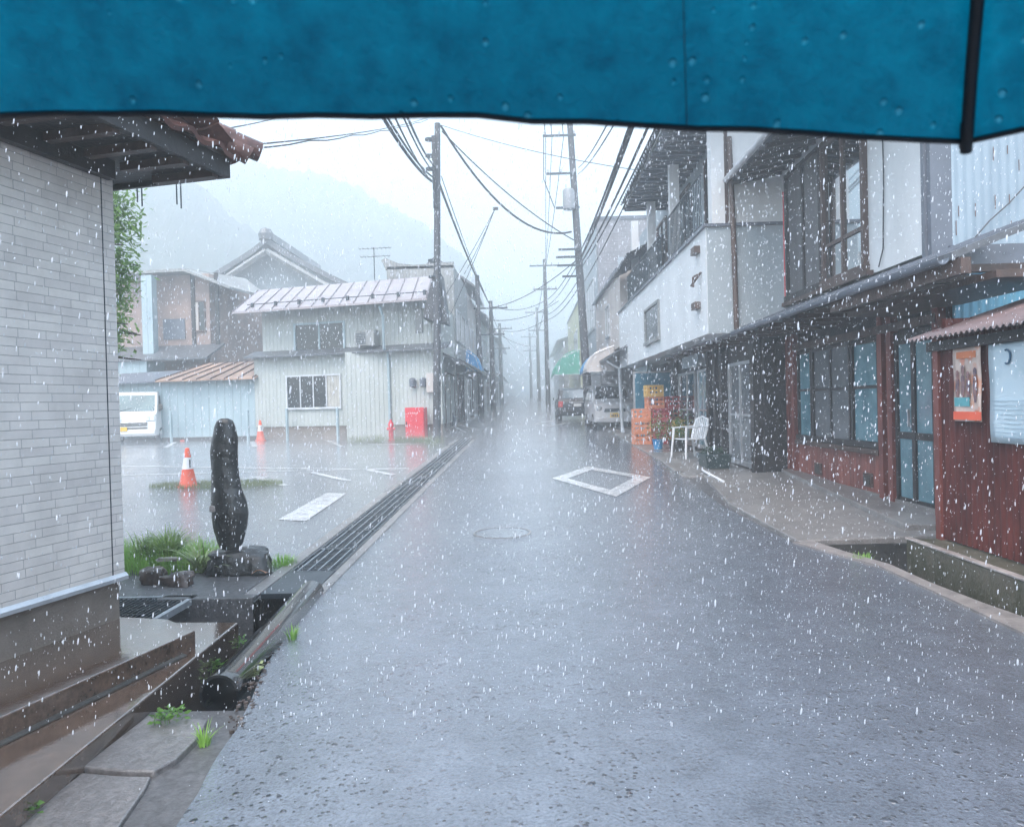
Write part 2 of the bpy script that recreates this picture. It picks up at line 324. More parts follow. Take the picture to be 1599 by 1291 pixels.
def dup(root, loc, rz, label, group=None):
    r = root.copy(); col.objects.link(r); r.location = loc; r.rotation_euler = (0, 0, rz); r['label'] = label
    if group: r['group'] = group
    for ch in list(root.children):
        c = ch.copy(); col.objects.link(c); c.parent = r
        for g_ in ch.children:
            d = g_.copy(); col.objects.link(d); d.parent = c
    return r
def uv_on(t, px, py, v=0.):   # photo point measured on the plane y'=v of thing t -> local (x', z')
    Mi = FR[t.name]; o = Mi @ C0; d = (Mi.to_3x3() @ ray(px, py)); k = (v - o.y)/d.y; p = o + d*k; return p.x, p.z
def rect_on(t, px0, py0, px1, py1, v=0.):
    a = uv_on(t, px0, py0, v); b = uv_on(t, px1, py1, v); c = uv_on(t, px0, py1, v); d = uv_on(t, px1, py0, v)
    return min(a[0], b[0]), max(a[0], b[0]), (c[1]+b[1])/2, (a[1]+d[1])/2

def window(t, x0, x1, z0, z1, v=0., n=2, fm=None, gm=None, fw=.05, rail=None, name='window', depth=.05, mats=None, label=None, muntins=0):
    """a window in t's local frame on the wall y'=v (outside is -y'): frame with n panes, each pane a sub-part"""
    fm = fm or M_alu; gm = gm or M_glass; M = TM(t)
    f = MB(M)
    f.box(x0, x1, v-depth, v+.02, z1-fw, z1); f.box(x0-.02, x1+.02, v-depth-.03, v+.02, z0-.02, z0+fw)
    f.box(x0, x0+fw, v-depth, v+.02, z0+fw, z1-fw); f.box(x1-fw, x1, v-depth, v+.02, z0+fw, z1-fw)
    xs = [x0+fw+(x1-x0-2*fw)*i/n for i in range(n+1)]
    for i in range(1, n): f.box(xs[i]-fw*.4, xs[i]+fw*.4, v-depth*.8, v+.02, z0+fw, z1-fw)
    if rail:
        for rl in rail: f.box(x0+fw, x1-fw, v-depth*.7, v+.02, z0+(z1-z0)*rl-fw*.35, z0+(z1-z0)*rl+fw*.35)
    fo = f.build(name, fm, t)
    if label: fo['label'] = label
    for i in range(n):
        g = MB(M).box(xs[i]+.005, xs[i+1]-.005, v-depth*.35, v-.006, z0+fw*.8, z1-fw*.8)
        g.build('pane', (mats[i] if mats else gm), fo)
    return fo

def corr(M, x0, x1, z0, z1, y, pitch=.076, amp=.009, seg=6):
    """corrugated sheet, corrugations vertical, in frame M"""
    n = int((x1-x0)/pitch*seg); b = MB(M)
    def top(x): return z1(x) if callable(z1) else z1
    vs = []; 
    for i in range(n+1):
        x = x0+(x1-x0)*i/n; yy = y-amp*math.sin(2*math.pi*x/pitch)
        vs += [(x, yy, z0), (x, yy, top(x))]
    b.add(vs, [(2*i, 2*i+2, 2*i+3, 2*i+1) for i in range(n)])
    vs = [(v[0], v[1]+.02, v[2]) for v in vs]
    b.add(vs, [(2*i, 2*i+1, 2*i+3, 2*i+2) for i in range(n)])
    return b

def tiles(b, o, du, dv, nu, nv, sub=6, amp=.03, step=.022):
    """a pantiled slope: o eave corner, du along the eave, dv up the slope (full extents), nu waves, nv rows"""
    o = Vector(o); du = Vector(du); dv = Vector(dv); nn = du.cross(dv).normalized()
    if nn.z < 0: nn = -nn
    cols = nu*sub; vs = []; rows = []
    for j in range(nv):
        rows += [(j/nv, step), ((j+1)/nv-.0001, 0.)]
    for (tv, off) in rows:
        for i in range(cols+1):
            a = 2*math.pi*i/sub; h = amp*(math.cos(a) if math.cos(a) > 0 else .45*math.cos(a))
            vs.append(o+du*(i/cols)+dv*tv+nn*(off+h))
    k = cols+1
    fs = [(r_*k+i, r_*k+i+1, (r_+1)*k+i+1, (r_+1)*k+i) for r_ in range(len(rows)-1) for i in range(cols)]
    b.add(vs, fs)
    # thickness at the eave
    e0 = [vs[i] for i in range(k)]; e1 = [v-nn*.03 for v in e0]
    b.add(e0+e1, [(i, k+i, k+i+1, i+1) for i in range(cols)])
    return b

def rock(b, c, r, seed=0, n=18, m=12, rough=.25, zs=1., flat=None):
    c = Vector(c); r = Vector(r)
    def fn(u, v):
        th = 2*math.pi*u; ph = math.pi*v
        d = Vector((math.cos(th)*math.sin(ph), math.sin(th)*math.sin(ph), -math.cos(ph)))
        q = 1+rough*(noise.noise(d*1.3+Vector((seed, 0, 0))))*1.6+rough*.5*noise.noise(d*4+Vector((0, seed, 0)))
        # boxy superellipsoid
        e = .62; sg = lambda x: (abs(x)**e)*(1 if x >= 0 else -1)
        p = Vector((sg(d.x)*r.x, sg(d.y)*r.y, sg(d.z)*r.z))*q*.86
        return c+p
    return b.grid(fn, n, m)

def wavybox(M, x0, x1, y0, y1, z0, z1): return MB(M).box(x0, x1, y0, y1, z0, z1)
#---SETTING---
# ------------------------------------------------------------------ ground with its two open ditches
LD = dict(x0=-2.22, x1=-1.80, y0=6.05, y1=24.2); LE = dict(x0=-2.22, x1=-1.45, y0=3.98, y1=6.05)          # left gutter channel (open near the camera, under gratings beyond)
CD = dict(x0=-4.6, x1=-2.22, y0=5.30, y1=6.05)           # cross ditch by the tiled house
RD = dict(x0=2.86, x1=4.6, y0=5.6, y1=7.72)              # ditch beside the plinth on the right
xs = [-160, -4.6, -2.22, -1.80, -1.45, 2.86, 4.6, 160]; ys = [-25, 3.98, 5.30, 5.6, 6.05, 7.72, 24.2, 80, 260]
def inh(x, y): return any(h['x0'] < x < h['x1'] and h['y0'] < y < h['y1'] for h in (LD, LE, CD, RD))
b = MB()
for i in range(len(xs)-1):
    for j in range(len(ys)-1):
        if not inh((xs[i]+xs[i+1])/2, (ys[j]+ys[j+1])/2):
            b.quad((xs[i], ys[j], gz(ys[j])-.012), (xs[i+1], ys[j], gz(ys[j])-.012), (xs[i+1], ys[j+1], gz(ys[j+1])-.012), (xs[i], ys[j+1], gz(ys[j+1])-.012))
st(b.build('ground', M_dirt))
# ditches: walls and floor
b = MB()
def trough(x0, x1, y0, y1, zb, open_sides=()):
    t_ = .10; zt = lambda y: gz(y)-.016
    if 'w' not in open_sides: b.hexa([(x0-t_, y0, zb-.1), (x0, y0, zb-.1), (x0, y1, zb-.1), (x0-t_, y1, zb-.1), (x0-t_, y0, zt(y0)), (x0, y0, zt(y0)), (x0, y1, zt(y1)), (x0-t_, y1, zt(y1))])
    if 'e' not in open_sides: b.hexa([(x1, y0, zb-.1), (x1+t_, y0, zb-.1), (x1+t_, y1, zb-.1), (x1, y1, zb-.1), (x1, y0, zt(y0)), (x1+t_, y0, zt(y0)), (x1+t_, y1, zt(y1)), (x1, y1, zt(y1))])
    if 'n' not in open_sides: b.box(x0, x1, y1, y1+t_, zb-.1, zt(y1))
    if 's' not in open_sides: b.box(x0, x1, y0-t_, y0, zb-.1, zt(y0))
    b.box(x0, x1, y0, y1, zb-.12, zb)
trough(-2.22, -1.45, 3.98, 5.30, -.42, ('n',)); trough(-2.22, -1.80, 6.05, 24.2, -.40, ('s',))
b.box(-1.78, -1.45, 6.05, 6.15, -.5, .13); b.box(-2.22, -1.45, 5.30, 6.05, -.54, -.43)
b.box(-4.6, -2.22, 6.05, 6.17, -.5, gz(6.05)-.016); b.box(-4.6, -2.22, 5.18, 5.30, -.5, gz(5.3)-.016); b.box(-4.6, -2.22, 5.30, 6.05, -.53, -.41)
trough(2.86, 4.6, 5.6, 7.72, -.36)
st(b.build('ditch', M_cdark))
b = MB(); b.box(-2.22, -1.46, 3.98, 6.05, -.399, -.36); b.box(-2.22, -1.80, 6.05, 24.2, -.399, -.36); b.box(-4.6, -2.22, 5.30, 6.05, -.40, -.365); b.box(2.86, 4.6, 5.6, 7.72, -.35, -.31)
M_water = mat('ditch_water', (.015, .025, .028), .12, (.02, .03, .035), 3, 4, .4, 12, 0, None, .8)
st(b.build('water', M_water))
# road surface: a gently cambered sheet from the gutter to the right edge
def road_r(y):
    pts = [(-25, 3.15), (4.9, 3.10), (6.7, 3.02), (7.8, 2.62), (10.2, 2.52), (16, 2.74), (20, 2.75), (30, 2.9), (260, 3.0)]
    for (a, xa), (c_, xc) in zip(pts, pts[1:]):
        if a <= y <= c_: return xa+(xc-xa)*(y-a)/(c_-a)
    return 3
def road_l(y): return -1.76 if y > 6.2 else (-1.76+.42*(1-max(0, y-2.5)/3.7)**1.0*max(0, min(1, (6.2-y)/2.2)) if y > 2.5 else -1.34)
def rly(y, k): # ragged edge
    return road_l(y)+.02*noise.noise((y*3.1, k, 0))+.012*noise.noise((y*11, k, 3))
YS = [-25, -8, -3, 0] + [i*.12 for i in range(8, 130)] + [i*1. for i in range(16, 60, 2)] + [70, 90, 120, 180, 260]
def camb(x, y): return gz(y)+.012-.010*((x-.6)/2.4)**2
vs = []; fs = []; NX = 14
for y in YS:
    l_, r_ = rly(y, 0), road_r(y)+.015*noise.noise((y*2, 7, 0))
    for i in range(NX+1):
        x = l_+(r_-l_)*i/NX; vs.append((x, y, camb(x, y)))
for j in range(len(YS)-1):
    for i in range(NX): fs.append((j*(NX+1)+i, j*(NX+1)+i+1, (j+1)*(NX+1)+i+1, (j+1)*(NX+1)+i))
b = MB(); b.add(vs, fs)
n_ = len(vs); ed = []
for side in (0, NX):   # edge skirt
    a = len(b.v); 
    for j, y in enumerate(YS): v = vs[j*(NX+1)+side]; b.v.append(Vector((v[0]+(.02 if side == 0 and y < 6.1 else 0), v[1], v[2]-(.46 if side == 0 and y < 6.1 else .04))))
    for j in range(len(YS)-1):
        q = (j*(NX+1)+side, (j+1)*(NX+1)+side, a+j+1, a+j); b.f.append(q)
st(b.build('road', M_road, smooth=60))
# the lot on the left, laid on the ground
b = MB(); YL = [6.9, 8, 10, 12, 14, 18, 22, 26.5]
def lot_l(y): return -2.36
pts = [(-40, 8.1), (-4.2, 7.6), (-3.0, 7.25), (-2.36, 6.95), (-2.36, 23.9), (-2.75, 24.9), (-2.6, 30), (-40, 30)]
b.prism(pts, lambda x, y: gz(y)-.02, lambda x, y: gz(y)+.004)
st(b.build('parking_lot', M_lot))
# gutter copings left and right of the channel (concrete strips)
b = MB()
for (x0, x1) in ((-2.36, -2.235), (-1.79, -1.70)):
    y = 6.15 if x0 < -2 else 6.2
    while y < 24.2:
        y2 = min(y+.6, 24.2)
        b.hexa([(x0, y, gz(y)-.1), (x1, y, gz(y)-.1), (x1, y2-.006, gz(y2)-.1), (x0, y2-.006, gz(y2)-.1), (x0, y, gz(y)+.012), (x1, y, gz(y)+.012), (x1, y2-.006, gz(y2)+.012), (x0, y2-.006, gz(y2)+.012)]); y = y2
st(b.build('kerb', M_conc, bev=.006))
# gratings over the left channel
def grate_panel(L):
    M = Matrix.Identity(4); t = thing('drain_grate', 'x', 'grate', (0, 0, 0))
    b = MB(); W_ = .43
    b.box(-W_/2, -W_/2+.03, 0, L, -.045, 0); b.box(W_/2-.03, W_/2, 0, L, -.045, 0); b.box(-W_/2+.03, W_/2-.03, 0, .03, -.045, 0); b.box(-W_/2+.03, W_/2-.03, L-.03, L, -.045, 0)
    k = 16
    for i in range(k): 
        y = .03+(L-.06)*(i+.5)/k; b.box(-W_/2+.03, W_/2-.03, y-.012, y+.012, -.04, -.008)
    b.build('frame', M_grate, t)
    for i in range(4):
        x = -W_/2+.075+(W_-.15)*i/3
        MB().box(x-.006, x+.006, .03, L-.03, -.03, .004).build('bar', M_gbar, t)
    return t
proto = None; y = 6.95; k = 0
while y < 24:
    L = .995
    lab = 'steel grating panel in the long row over the roadside gutter'
    if proto is None: proto = grate_panel(L); g = proto; lab2 = 'nearest barred grating panel, just past the plain steel plate over the gutter'
    else: g = dup(proto, (0, 0, 0), 0, lab)
    g.location = (-2.012, y, gz(y)+.008); g.rotation_euler = (math.atan(SL), 0, 0); g['group'] = 'grating panels over the roadside gutter'; g['label'] = lab2 if k == 0 else lab
    y += 1.0; k += 1
b = MB(); b.hexa([(-2.225, 6.2, gz(6.2)-.03), (-1.795, 6.2, gz(6.2)-.03), (-1.795, 6.93, gz(6.93)-.03), (-2.225, 6.93, gz(6.93)-.03), (-2.225, 6.2, gz(6.2)+.012), (-1.795, 6.2, gz(6.2)+.012), (-1.795, 6.93, gz(6.93)+.012), (-2.225, 6.93, gz(6.93)+.012)])
tag(b.build('steel_plate', M_grate, bev=.004), 'plain dark steel plate covering the near end of the roadside gutter', 'drain cover')
# painted lines
def strip(b, p, q, wd, up=.008):
    p = Vector((p[0], p[1])); q = Vector((q[0], q[1])); n = (q-p).normalized(); n = Vector((-n.y, n.x))*wd/2
    P = [p-n, q-n, q+n, p+n]
    b.add([(v.x, v.y, gz(v.y)+up) for v in P], [(0, 1, 2, 3)])
def gl(px, py): v = G(px, py); return (v.x, v.y)
b = MB()
strip(b, gl(120, 697), gl(700, 693), .12)
strip(b, gl(130, 727), gl(650, 734), .12); strip(b, gl(120, 744), gl(640, 731), .12)
strip(b, gl(232, 760), gl(420, 745), .14); strip(b, gl(395, 744), gl(447, 759), .16); strip(b, gl(487, 738), gl(545, 751), .15); strip(b, gl(575, 734), gl(615, 742), .15)
strip(b, gl(258, 699), gl(274, 690), .15); strip(b, gl(392, 689), gl(399, 698), .15); strip(b, gl(510, 687), gl(535, 698), .15)
for yy in (688.5, 691, 694): strip(b, gl(530, yy), gl(690, yy), .08)
b.build('lot_lines', M_paint); st(bpy.data.objects['lot_lines']); bpy.data.objects['lot_lines'].name = 'road_markings'
b = MB()
P = [gl(434, 812), gl(478, 814), gl(541, 771), gl(510, 770)]
b.add([(x, y, gz(y)+.009) for x, y in P], [(0, 1, 2, 3)])
st(b.build('road_markings', M_paint))
def diamond(b, cx, cy, hx, hy, wd, sk=0):
    o = [(cx-hx, cy), (cx+sk, cy-hy), (cx+hx, cy), (cx-sk, cy+hy)]; k = 1-wd/hx; i_ = [(cx+(x-cx)*k, cy+(y-cy)*k) for x, y in o]
    def z(x, y): return camb(x, y)+.005
    for a in range(4):
        N_ = 8; c_ = (a+1) % 4
        for s_ in range(N_):
            t0, t1 = s_/N_, (s_+1)/N_; lp = lambda p, q, t: (p[0]+(q[0]-p[0])*t, p[1]+(q[1]-p[1])*t)
            Q = [lp(o[a], o[c_], t0), lp(o[a], o[c_], t1), lp(i_[a], i_[c_], t1), lp(i_[a], i_[c_], t0)]
            b.add([(x, y, z(x, y)) for x, y in Q], [(0, 1, 2, 3)])
b = MB(); 
O_ = [gl(862, 748), gl(962, 777), gl(1016, 746), gl(918, 729)]; cc = (sum(p[0] for p in O_)/4, sum(p[1] for p in O_)/4); I_ = [(cc[0]+(x-cc[0])*.67, cc[1]+(y-cc[1])*.67) for x, y in O_]
for a in range(4):
    c_ = (a+1) % 4
    for s_ in range(8):
        lp = lambda p, q, t: (p[0]+(q[0]-p[0])*t, p[1]+(q[1]-p[1])*t); Q = [lp(O_[a], O_[c_], s_/8), lp(O_[a], O_[c_], (s_+1)/8), lp(I_[a], I_[c_], (s_+1)/8), lp(I_[a], I_[c_], s_/8)]
        b.add([(x, y, camb(x, y)+.005) for x, y in Q], [(0, 1, 2, 3)])
diamond(b, .95, 33, .75, 2.2, .2)
st(b.build('road_markings', M_paint))
# manhole cover
t = thing('manhole_cover', 'round iron manhole cover in the middle of the wet road', 'manhole', (-.33, 8.6, camb(-.33, 8.6)+.002)); t.rotation_euler[0] = math.atan(SL)
M = TM(t); b = MB(M); pr = [(.30, -.004), (.30, .006), (.285, .006), (.285, .002), (.02, .003)]
b.lathe([(.30, -.012), (.30, .000), (.29, .002), (.286, -.001), (.02, .000)], n=40); b.build('cover', M_lot, t)
MB(M).lathe([(.325, -.012), (.325, .002), (.306, .002), (.306, -.012)], n=40).build('ring', M_conc, t)

# ------------------------------------------------------------------ hills (wooded, in the haze)
def hill(name, prof, y0, y1, seed, base=-2):
    """a ridge with a crest profile measured at depth y0..; real volume falling off front and back"""
    b = MB(); cr = [atY(px, py, y0) for px, py in prof]; N_ = 110; Mv = 16
    xs_ = [c_.x for c_ in cr]; zs = [c_.z for c_ in cr]
    def fn(u, v):
        x = xs_[0]+(xs_[-1]-xs_[0])*u; z = float(np.interp(x, xs_, zs)); s_ = math.sin(math.pi*min(1, max(0, v)))**.8
        y = y0-(y1-y0)*.5+(y1-y0)*v
        bumpy = 1.6*noise.noise((x*.35, y*.35, seed))+.9*noise.noise((x*1.3, y*1.3, seed))
        return (x, y, base+(z-base)*s_+bumpy*min(1, s_*2))
    b.grid(fn, N_*2, Mv*2); return st(b.build(name, M_hill, smooth=80))
hill('hill', [(-400, 250), (-100, 255), (150, 262), (230, 268), (290, 288), (345, 325), (395, 362), (420, 400), (440, 460), (470, 640)], 80, 112, 1)
hill('hill', [(-300, 300), (200, 280), (330, 258), (400, 262), (460, 268), (545, 290), (600, 320), (665, 355), (715, 398), (745, 430), (760, 500), (775, 640)], 112, 160, 5)
#---LEFT NEAR---
# ------------------------------------------------------------------ tiled house on the left
cn = atZ(187, 965, .30); HR = R(90-13.3)
t = thing('tiled_house', 'near house with pale grey tile-clad wall and brown tiled eaves', 'house', (cn.x, cn.y, 0), HR)
M = TM(t)
zf = .30+ (uv_on(t, 187, 900)[1]-.30)
b = MB(M).box(-7, 0, 0, 5, .16, zf); b.build('foundation', M_base, t)
b = MB(M).box(-7, -.085, -.03, 5, zf+.03, 3.4); b.box(-.083, .02, -.032, 5, zf+.03, 3.4); b.build('wall', M_tile, t)
MB(M).box(-.084, -.079, -.034, -.02, zf+.03, 3.3).build('corner_trim', M_dmetal, t)
b = MB(M); b.extr([(-.055, zf-.015), (.02, zf-.015), (.02, zf+.03), (-.035, zf+.03), (-.055, zf+.008)], -7, .03, 'x'); b.build('flashing', M_alu, t)
# eaves: soffit, fascia, rafters, pantiles, hip ridge
OV, OE = .62, .45; SO = 3.30
b = MB(M); b.box(-7, OE-.05, -OV+.06, 5, SO, SO+.05); b.box(-7, -.03, -.10, -.04, SO-.12, SO); b.box(-.05, .03, -.03, 4, SO-.12, SO); b.build('soffit', M_wood, t)
b = MB(M)
for i in range(22): 
    x = OE-.12-i*.3; b.box(x-.03, x+.03, -OV+.03, -.11, SO-.055, SO-.002)
b.build('rafter', M_wood2, t)
b = MB(M); b.box(-7, OE, -OV-.005, -OV+.03, SO-.03, SO+.10); b.box(OE-.03, OE, -OV+.031, 5, SO-.03, SO+.10); b.build('fascia', M_wood, t)
pit = .5
b = MB(M)
tiles(b, (-7, -OV-.07, SO+.10), (7+OE+.07, 0, 0), (0, 2.6, 2.6*pit), 26, 9, 8)
tiles(b, (OE+.07, -OV-.07+4.5, SO+.10), (0, -4.5, 0), (-2.6, 0, 2.6*pit), 17, 9, 8)
b.build('roof', M_kawara, t, smooth=40)
b = MB(M)
hp = [(OE+.10-i*.13, -OV-.10+i*.13, SO+.14+i*.065+.05) for i in range(21)]
for i, (x, y, z) in enumerate(hp[:-1]):
    b.tube([(x+.05, y-.05, z-.01), (x-.12, y+.12, z+.06)], .07, 10)
b.tube([(OE+.10, -OV-.10, SO+.15), (OE+.0, -OV-.0, SO+.22)], .075, 12)
rf = t
b.build('hip_ridge', M_kawara, t, smooth=40)
for k, xx in enumerate((-.3, .12)):     # gutter hooks hanging at the gable side
    b = MB(M); pth = [(xx+.04*math.cos(a), .9+0*a, SO-.17+.07*math.sin(a)) for a in [math.pi*i/8+math.pi for i in range(9)]]
for k, (px, py) in enumerate(((217, 272), (278, 264))):
    p_ = atY(px, py, cn.y+.95+.1*k); q = FR[t.name] @ p_
    b = MB(M); pth = [(q.x-.025, q.y, SO), (q.x-.025, q.y, q.z-.04)]+[(q.x-.025*math.cos(a), q.y, q.z-.04-.03*math.sin(a)) for a in [math.pi*i/6 for i in range(7)]]+[(q.x+.025, q.y, SO-.02)]
    b.tube(pth, .006, 6); b.build('gutter_hook', M_dmetal, t)
# terrace and steps
def wl(v): return (v.x, v.y)
e0 = atZ(305, 984, .30); e1 = atZ(0, 1120, .30); d_ = (e1-e0).normalized()
far_l = atZ(187, 962, .30); far_m = atZ(262, 966, .30)
up = [wl(e0), wl(far_m), (cn.x-.4, cn.y+.12), (cn.x-1.6, cn.y-4.4), (e0.x+d_.x*4.2, e0.y+d_.y*4.2)]
b = MB(); b.prism(up, .13, .30); o = b.build('terrace_step', M_terr, bev=.008)
tag(o, 'upper wet brown concrete step along the tiled house wall', 'step')
f0 = atZ(372, 971, .18); f1 = atZ(0, 1274, .18); d2 = (f1-f0).normalized()
fl = atZ(180, 955, .18)
lo = [wl(f0), (f0.x-.25, f0.y+.02), (fl.x, f0.y+.05), (fl.x-1.2, f0.y-6), (f0.x+d2.x*5.4, f0.y+d2.y*5.4)]
b = MB(); b.prism(lo, -.40, .18); o = b.build('terrace_step', M_terr, bev=.01)
tag(o, 'lower and wider concrete step dropping straight into the ditch', 'step')
LOEDGE = (f0, d2)
# thin loose board edge under the upper step
b = MB(); nrm = Vector((-d_.y, d_.x, 0)); 
if nrm.x < 0: nrm = -nrm
a_ = e0+d_*.12; c_ = e0+d_*4.2
b.hexa([(a_.x, a_.y, .181), (a_.x+nrm.x*.03, a_.y+nrm.y*.03, .181), (c_.x+nrm.x*.03, c_.y+nrm.y*.03, .181), (c_.x, c_.y, .181), (a_.x, a_.y, .198), (a_.x+nrm.x*.028, a_.y+nrm.y*.028, .192), (c_.x+nrm.x*.028, c_.y+nrm.y*.028, .192), (c_.x, c_.y, .198)])
tag(b.build('edging_strip', M_cdark, bev=.004), 'thin dark concrete strip along the foot of the upper step', 'edging')
# paving slabs at the foot of the steps
b = MB(); P = [gl(325, 1128), gl(232, 1121), gl(128, 1202), gl(190, 1208), gl(240, 1209), gl(275, 1190), gl(310, 1155)]
P = [(x, y) for x, y in P]; P.reverse()
b.prism(P, lambda x, y: gz(y)-.03, lambda x, y: gz(y)+.018); tag(b.build('paving_slab', M_slab, bev=.008), 'broken grey paving slab below the steps, beside the end of the black pipe', 'slab')
b = MB(); P = [gl(236, 1214), gl(185, 1213), gl(128, 1208), gl(30, 1285), gl(-250, 1500), gl(60, 1560), gl(160, 1330), gl(225, 1235)]; P.reverse()
b.prism(P, lambda x, y: gz(y)-.03, lambda x, y: gz(y)+.008); tag(b.build('paving_slab', M_slab, bev=.008), 'rough pitted paving slab in the bottom left corner, nearest the camera', 'slab')
# black pipe lying in the ditch, with a film of water on it
t = thing('drain_pipe', 'black plastic drain pipe lying open-ended in the roadside ditch', 'pipe', (-2.0, 4.2, 0))
p0 = atY(342, 1084, 4.12); p1 = atY(487, 925, 6.25); ax = (p1-p0).normalized(); pr = []
M0 = Matrix.Translation(p0) @ ax.to_track_quat('Z', 'Y').to_matrix().to_4x4(); L = (p1-p0).length
b = MB(M0); b.lathe([(.094, -.001), (.105, 0), (.105, .12), (.10, .13), (.10, L), (.094, L), (.094, L-.001)], n=28)
vs = []
b = MB(M0)
prf = [(.092, .3), (.092, 0), (.108, 0), (.108, .14), (.101, .15), (.101, L)]
vs = [(r_*math.cos(2*math.pi*k/28), r_*math.sin(2*math.pi*k/28), z) for r_, z in prf for k in range(28)]
b.add(vs, [(i*28+k, i*28+(k+1) % 28, (i+1)*28+(k+1) % 28, (i+1)*28+k) for i in range(len(prf)-1) for k in range(28)])
b.add([(.092*math.cos(2*math.pi*k/28), .092*math.sin(2*math.pi*k/28), .3) for k in range(28)], [tuple(range(28))])
b.build('pipe_body', M_black, t, smooth=50)
# gravel along the broken road edge
b = MB()
for i in range(260):
    y = random.uniform(3.7, 6.1); x = road_l(y)-random.uniform(-.03, .07); r_ = random.uniform(.004, .015)
    rock(b, (x, y, gz(y)-.0+r_*.2), (r_, r_*.9, r_*.7), i, 6, 4, .3)
st(b.build('gravel', M_rock, smooth=40), 'stuff')
# concrete ledge where the monument stands
b = MB(); P = [(-2.36, 6.17), (-2.36, 6.94), (-3.0, 7.24), (-4.2, 7.59), (-7, 7.9), (-7, 6.17)]; P.reverse()
b.prism([(x, y) for x, y in P][::-1], lambda x, y: gz(y)-.06, lambda x, y: gz(y)+.02); b.box(-3.0, -2.23, 6.045, 6.17, -.3, .17)
st(b.build('pavement', M_dirt, bev=.01))
# steel grating over the cross ditch
t = thing('drain_grate', 'wide steel grating over the side ditch at the house corner', 'grate', (-3.2, 5.3, 0))
M = Matrix.Identity(4); b = MB(); q0 = atZ(292, 921, .17); q1 = atZ(195, 958, .17)
gx1 = -2.72; b.box(-4.6, gx1, 5.36, 5.40, .12, .17); b.box(-4.6, gx1, 6.12, 6.16, .12, .17); b.box(gx1-.04, gx1, 5.40, 6.12, .12, .17); b.build('frame', M_gbar, t)
b = MB()
for i in range(46): x = gx1-.08-i*.04; b.box(x-.004, x+.004, 5.40, 6.12, .125, .166)
for i in range(5): y = 5.5+i*.14; b.box(-4.6, gx1-.04, y-.004, y+.004, .14, .163)
b.build('bar', M_grate, t)
# ------------------------------------------------------------------ monument stone
_g = G(352, 900); ms = (_g.x, _g.y+.10); mz = gz(ms[1])+.02; MK = .885
t = thing('standing_stone', 'tall dark upright monument stone on a flat base rock', 'monument', (*ms, mz)); M = TM(t)
b = MB(M)
prof = [(0, -.085, .125), (.06, -.11, .15), (.2, -.145, .19), (.36, -.16, .215), (.5, -.165, .19), (.62, -.16, .145), (.8, -.155, .118), (1.0, -.165, .115), (1.12, -.14, .12), (1.25, -.11, .095), (1.31, -.08, .07), (1.325, -.04, .03)]
NZ, NA = 60, 28; base = .21
zz = [p_[0] for p_ in prof]; lf = [p_[1] for p_ in prof]; rt = [p_[2] for p_ in prof]
def fn(u, v):
    z = 1.325*v; l_ = float(np.interp(z, zz, lf)); r_ = float(np.interp(z, zz, rt)); c_ = (l_+r_)/2; h = (r_-l_)/2; a = 2*math.pi*u
    k = 1+.05*noise.noise((math.cos(a)*1.5, math.sin(a)*1.5, z*1.6))+.03*abs(noise.noise((math.cos(a)*5, math.sin(a)*5, z*4)))+.02*noise.noise((math.cos(a)*14, math.sin(a)*14, z*20))
    return (c_+h*math.cos(a)*k, h*.75*math.sin(a)*k, base+z)
_f0 = fn; fn = lambda u, v: tuple(q*MK if i < 2 else base+(q-base)*.90 for i, q in enumerate(_f0(u, v)))
b.grid(fn, NA, NZ); b.add([fn(u/NA, 1) for u in range(NA)], [tuple(range(NA))]); b.build('stone', M_stone, t, smooth=60)
b = MB(M); rock(b, (.10, 0, .08), (.34, .22, .15), 3, 26, 16, .22); b.build('base_rock', M_stone, t, smooth=60)
b = MB(M); rock(b, (-.075, -.165, .60), (.032, .01, .035), 9, 10, 8, .1); b.build('pale_patch', M_pale, t, smooth=60)
for (px, py, rx, ry, rz, mt, nm, lb) in ((240, 900, .13, .10, .09, M_rock, 'rock', 'dark brown rock lying left of the pair in front of the long leaves'), (278, 903, .16, .09, .075, M_rock, 'rock', 'brown rock with a pale wet top, right of the pair by the leaves')):
    g_ = G(px, py+14); b = MB(); rock(b, (g_.x, g_.y, g_.z+rz*.8), (rx, ry, rz), px, 22, 14, .25); o = b.build(nm, mt, smooth=60); tag(o, lb, 'rock', 'rocks by the monument')
g_ = G(270, 896); b = MB(); rock(b, (g_.x, g_.y-.08, g_.z+.155), (.13, .05, .02), 77, 18, 10, .3)
tag(b.build('rock', M_pale, smooth=60), 'flat pale stone resting on top of the brown rock', 'rock', 'rocks by the monument')
g_ = G(405, 902); b = MB(); b.grid(lambda u, v: (g_.x-.06+.13*u, g_.y-.03+.07*v, g_.z+.045+.035*math.sin(3*u)*math.cos(2*v)), 6, 5)
o = b.build('dead_leaf', M_leafd); sm = o.modifiers.new('thick', 'SOLIDIFY'); sm.thickness = .004; tag(o, 'curled reddish dead leaf at the foot of the base rock', 'leaf')
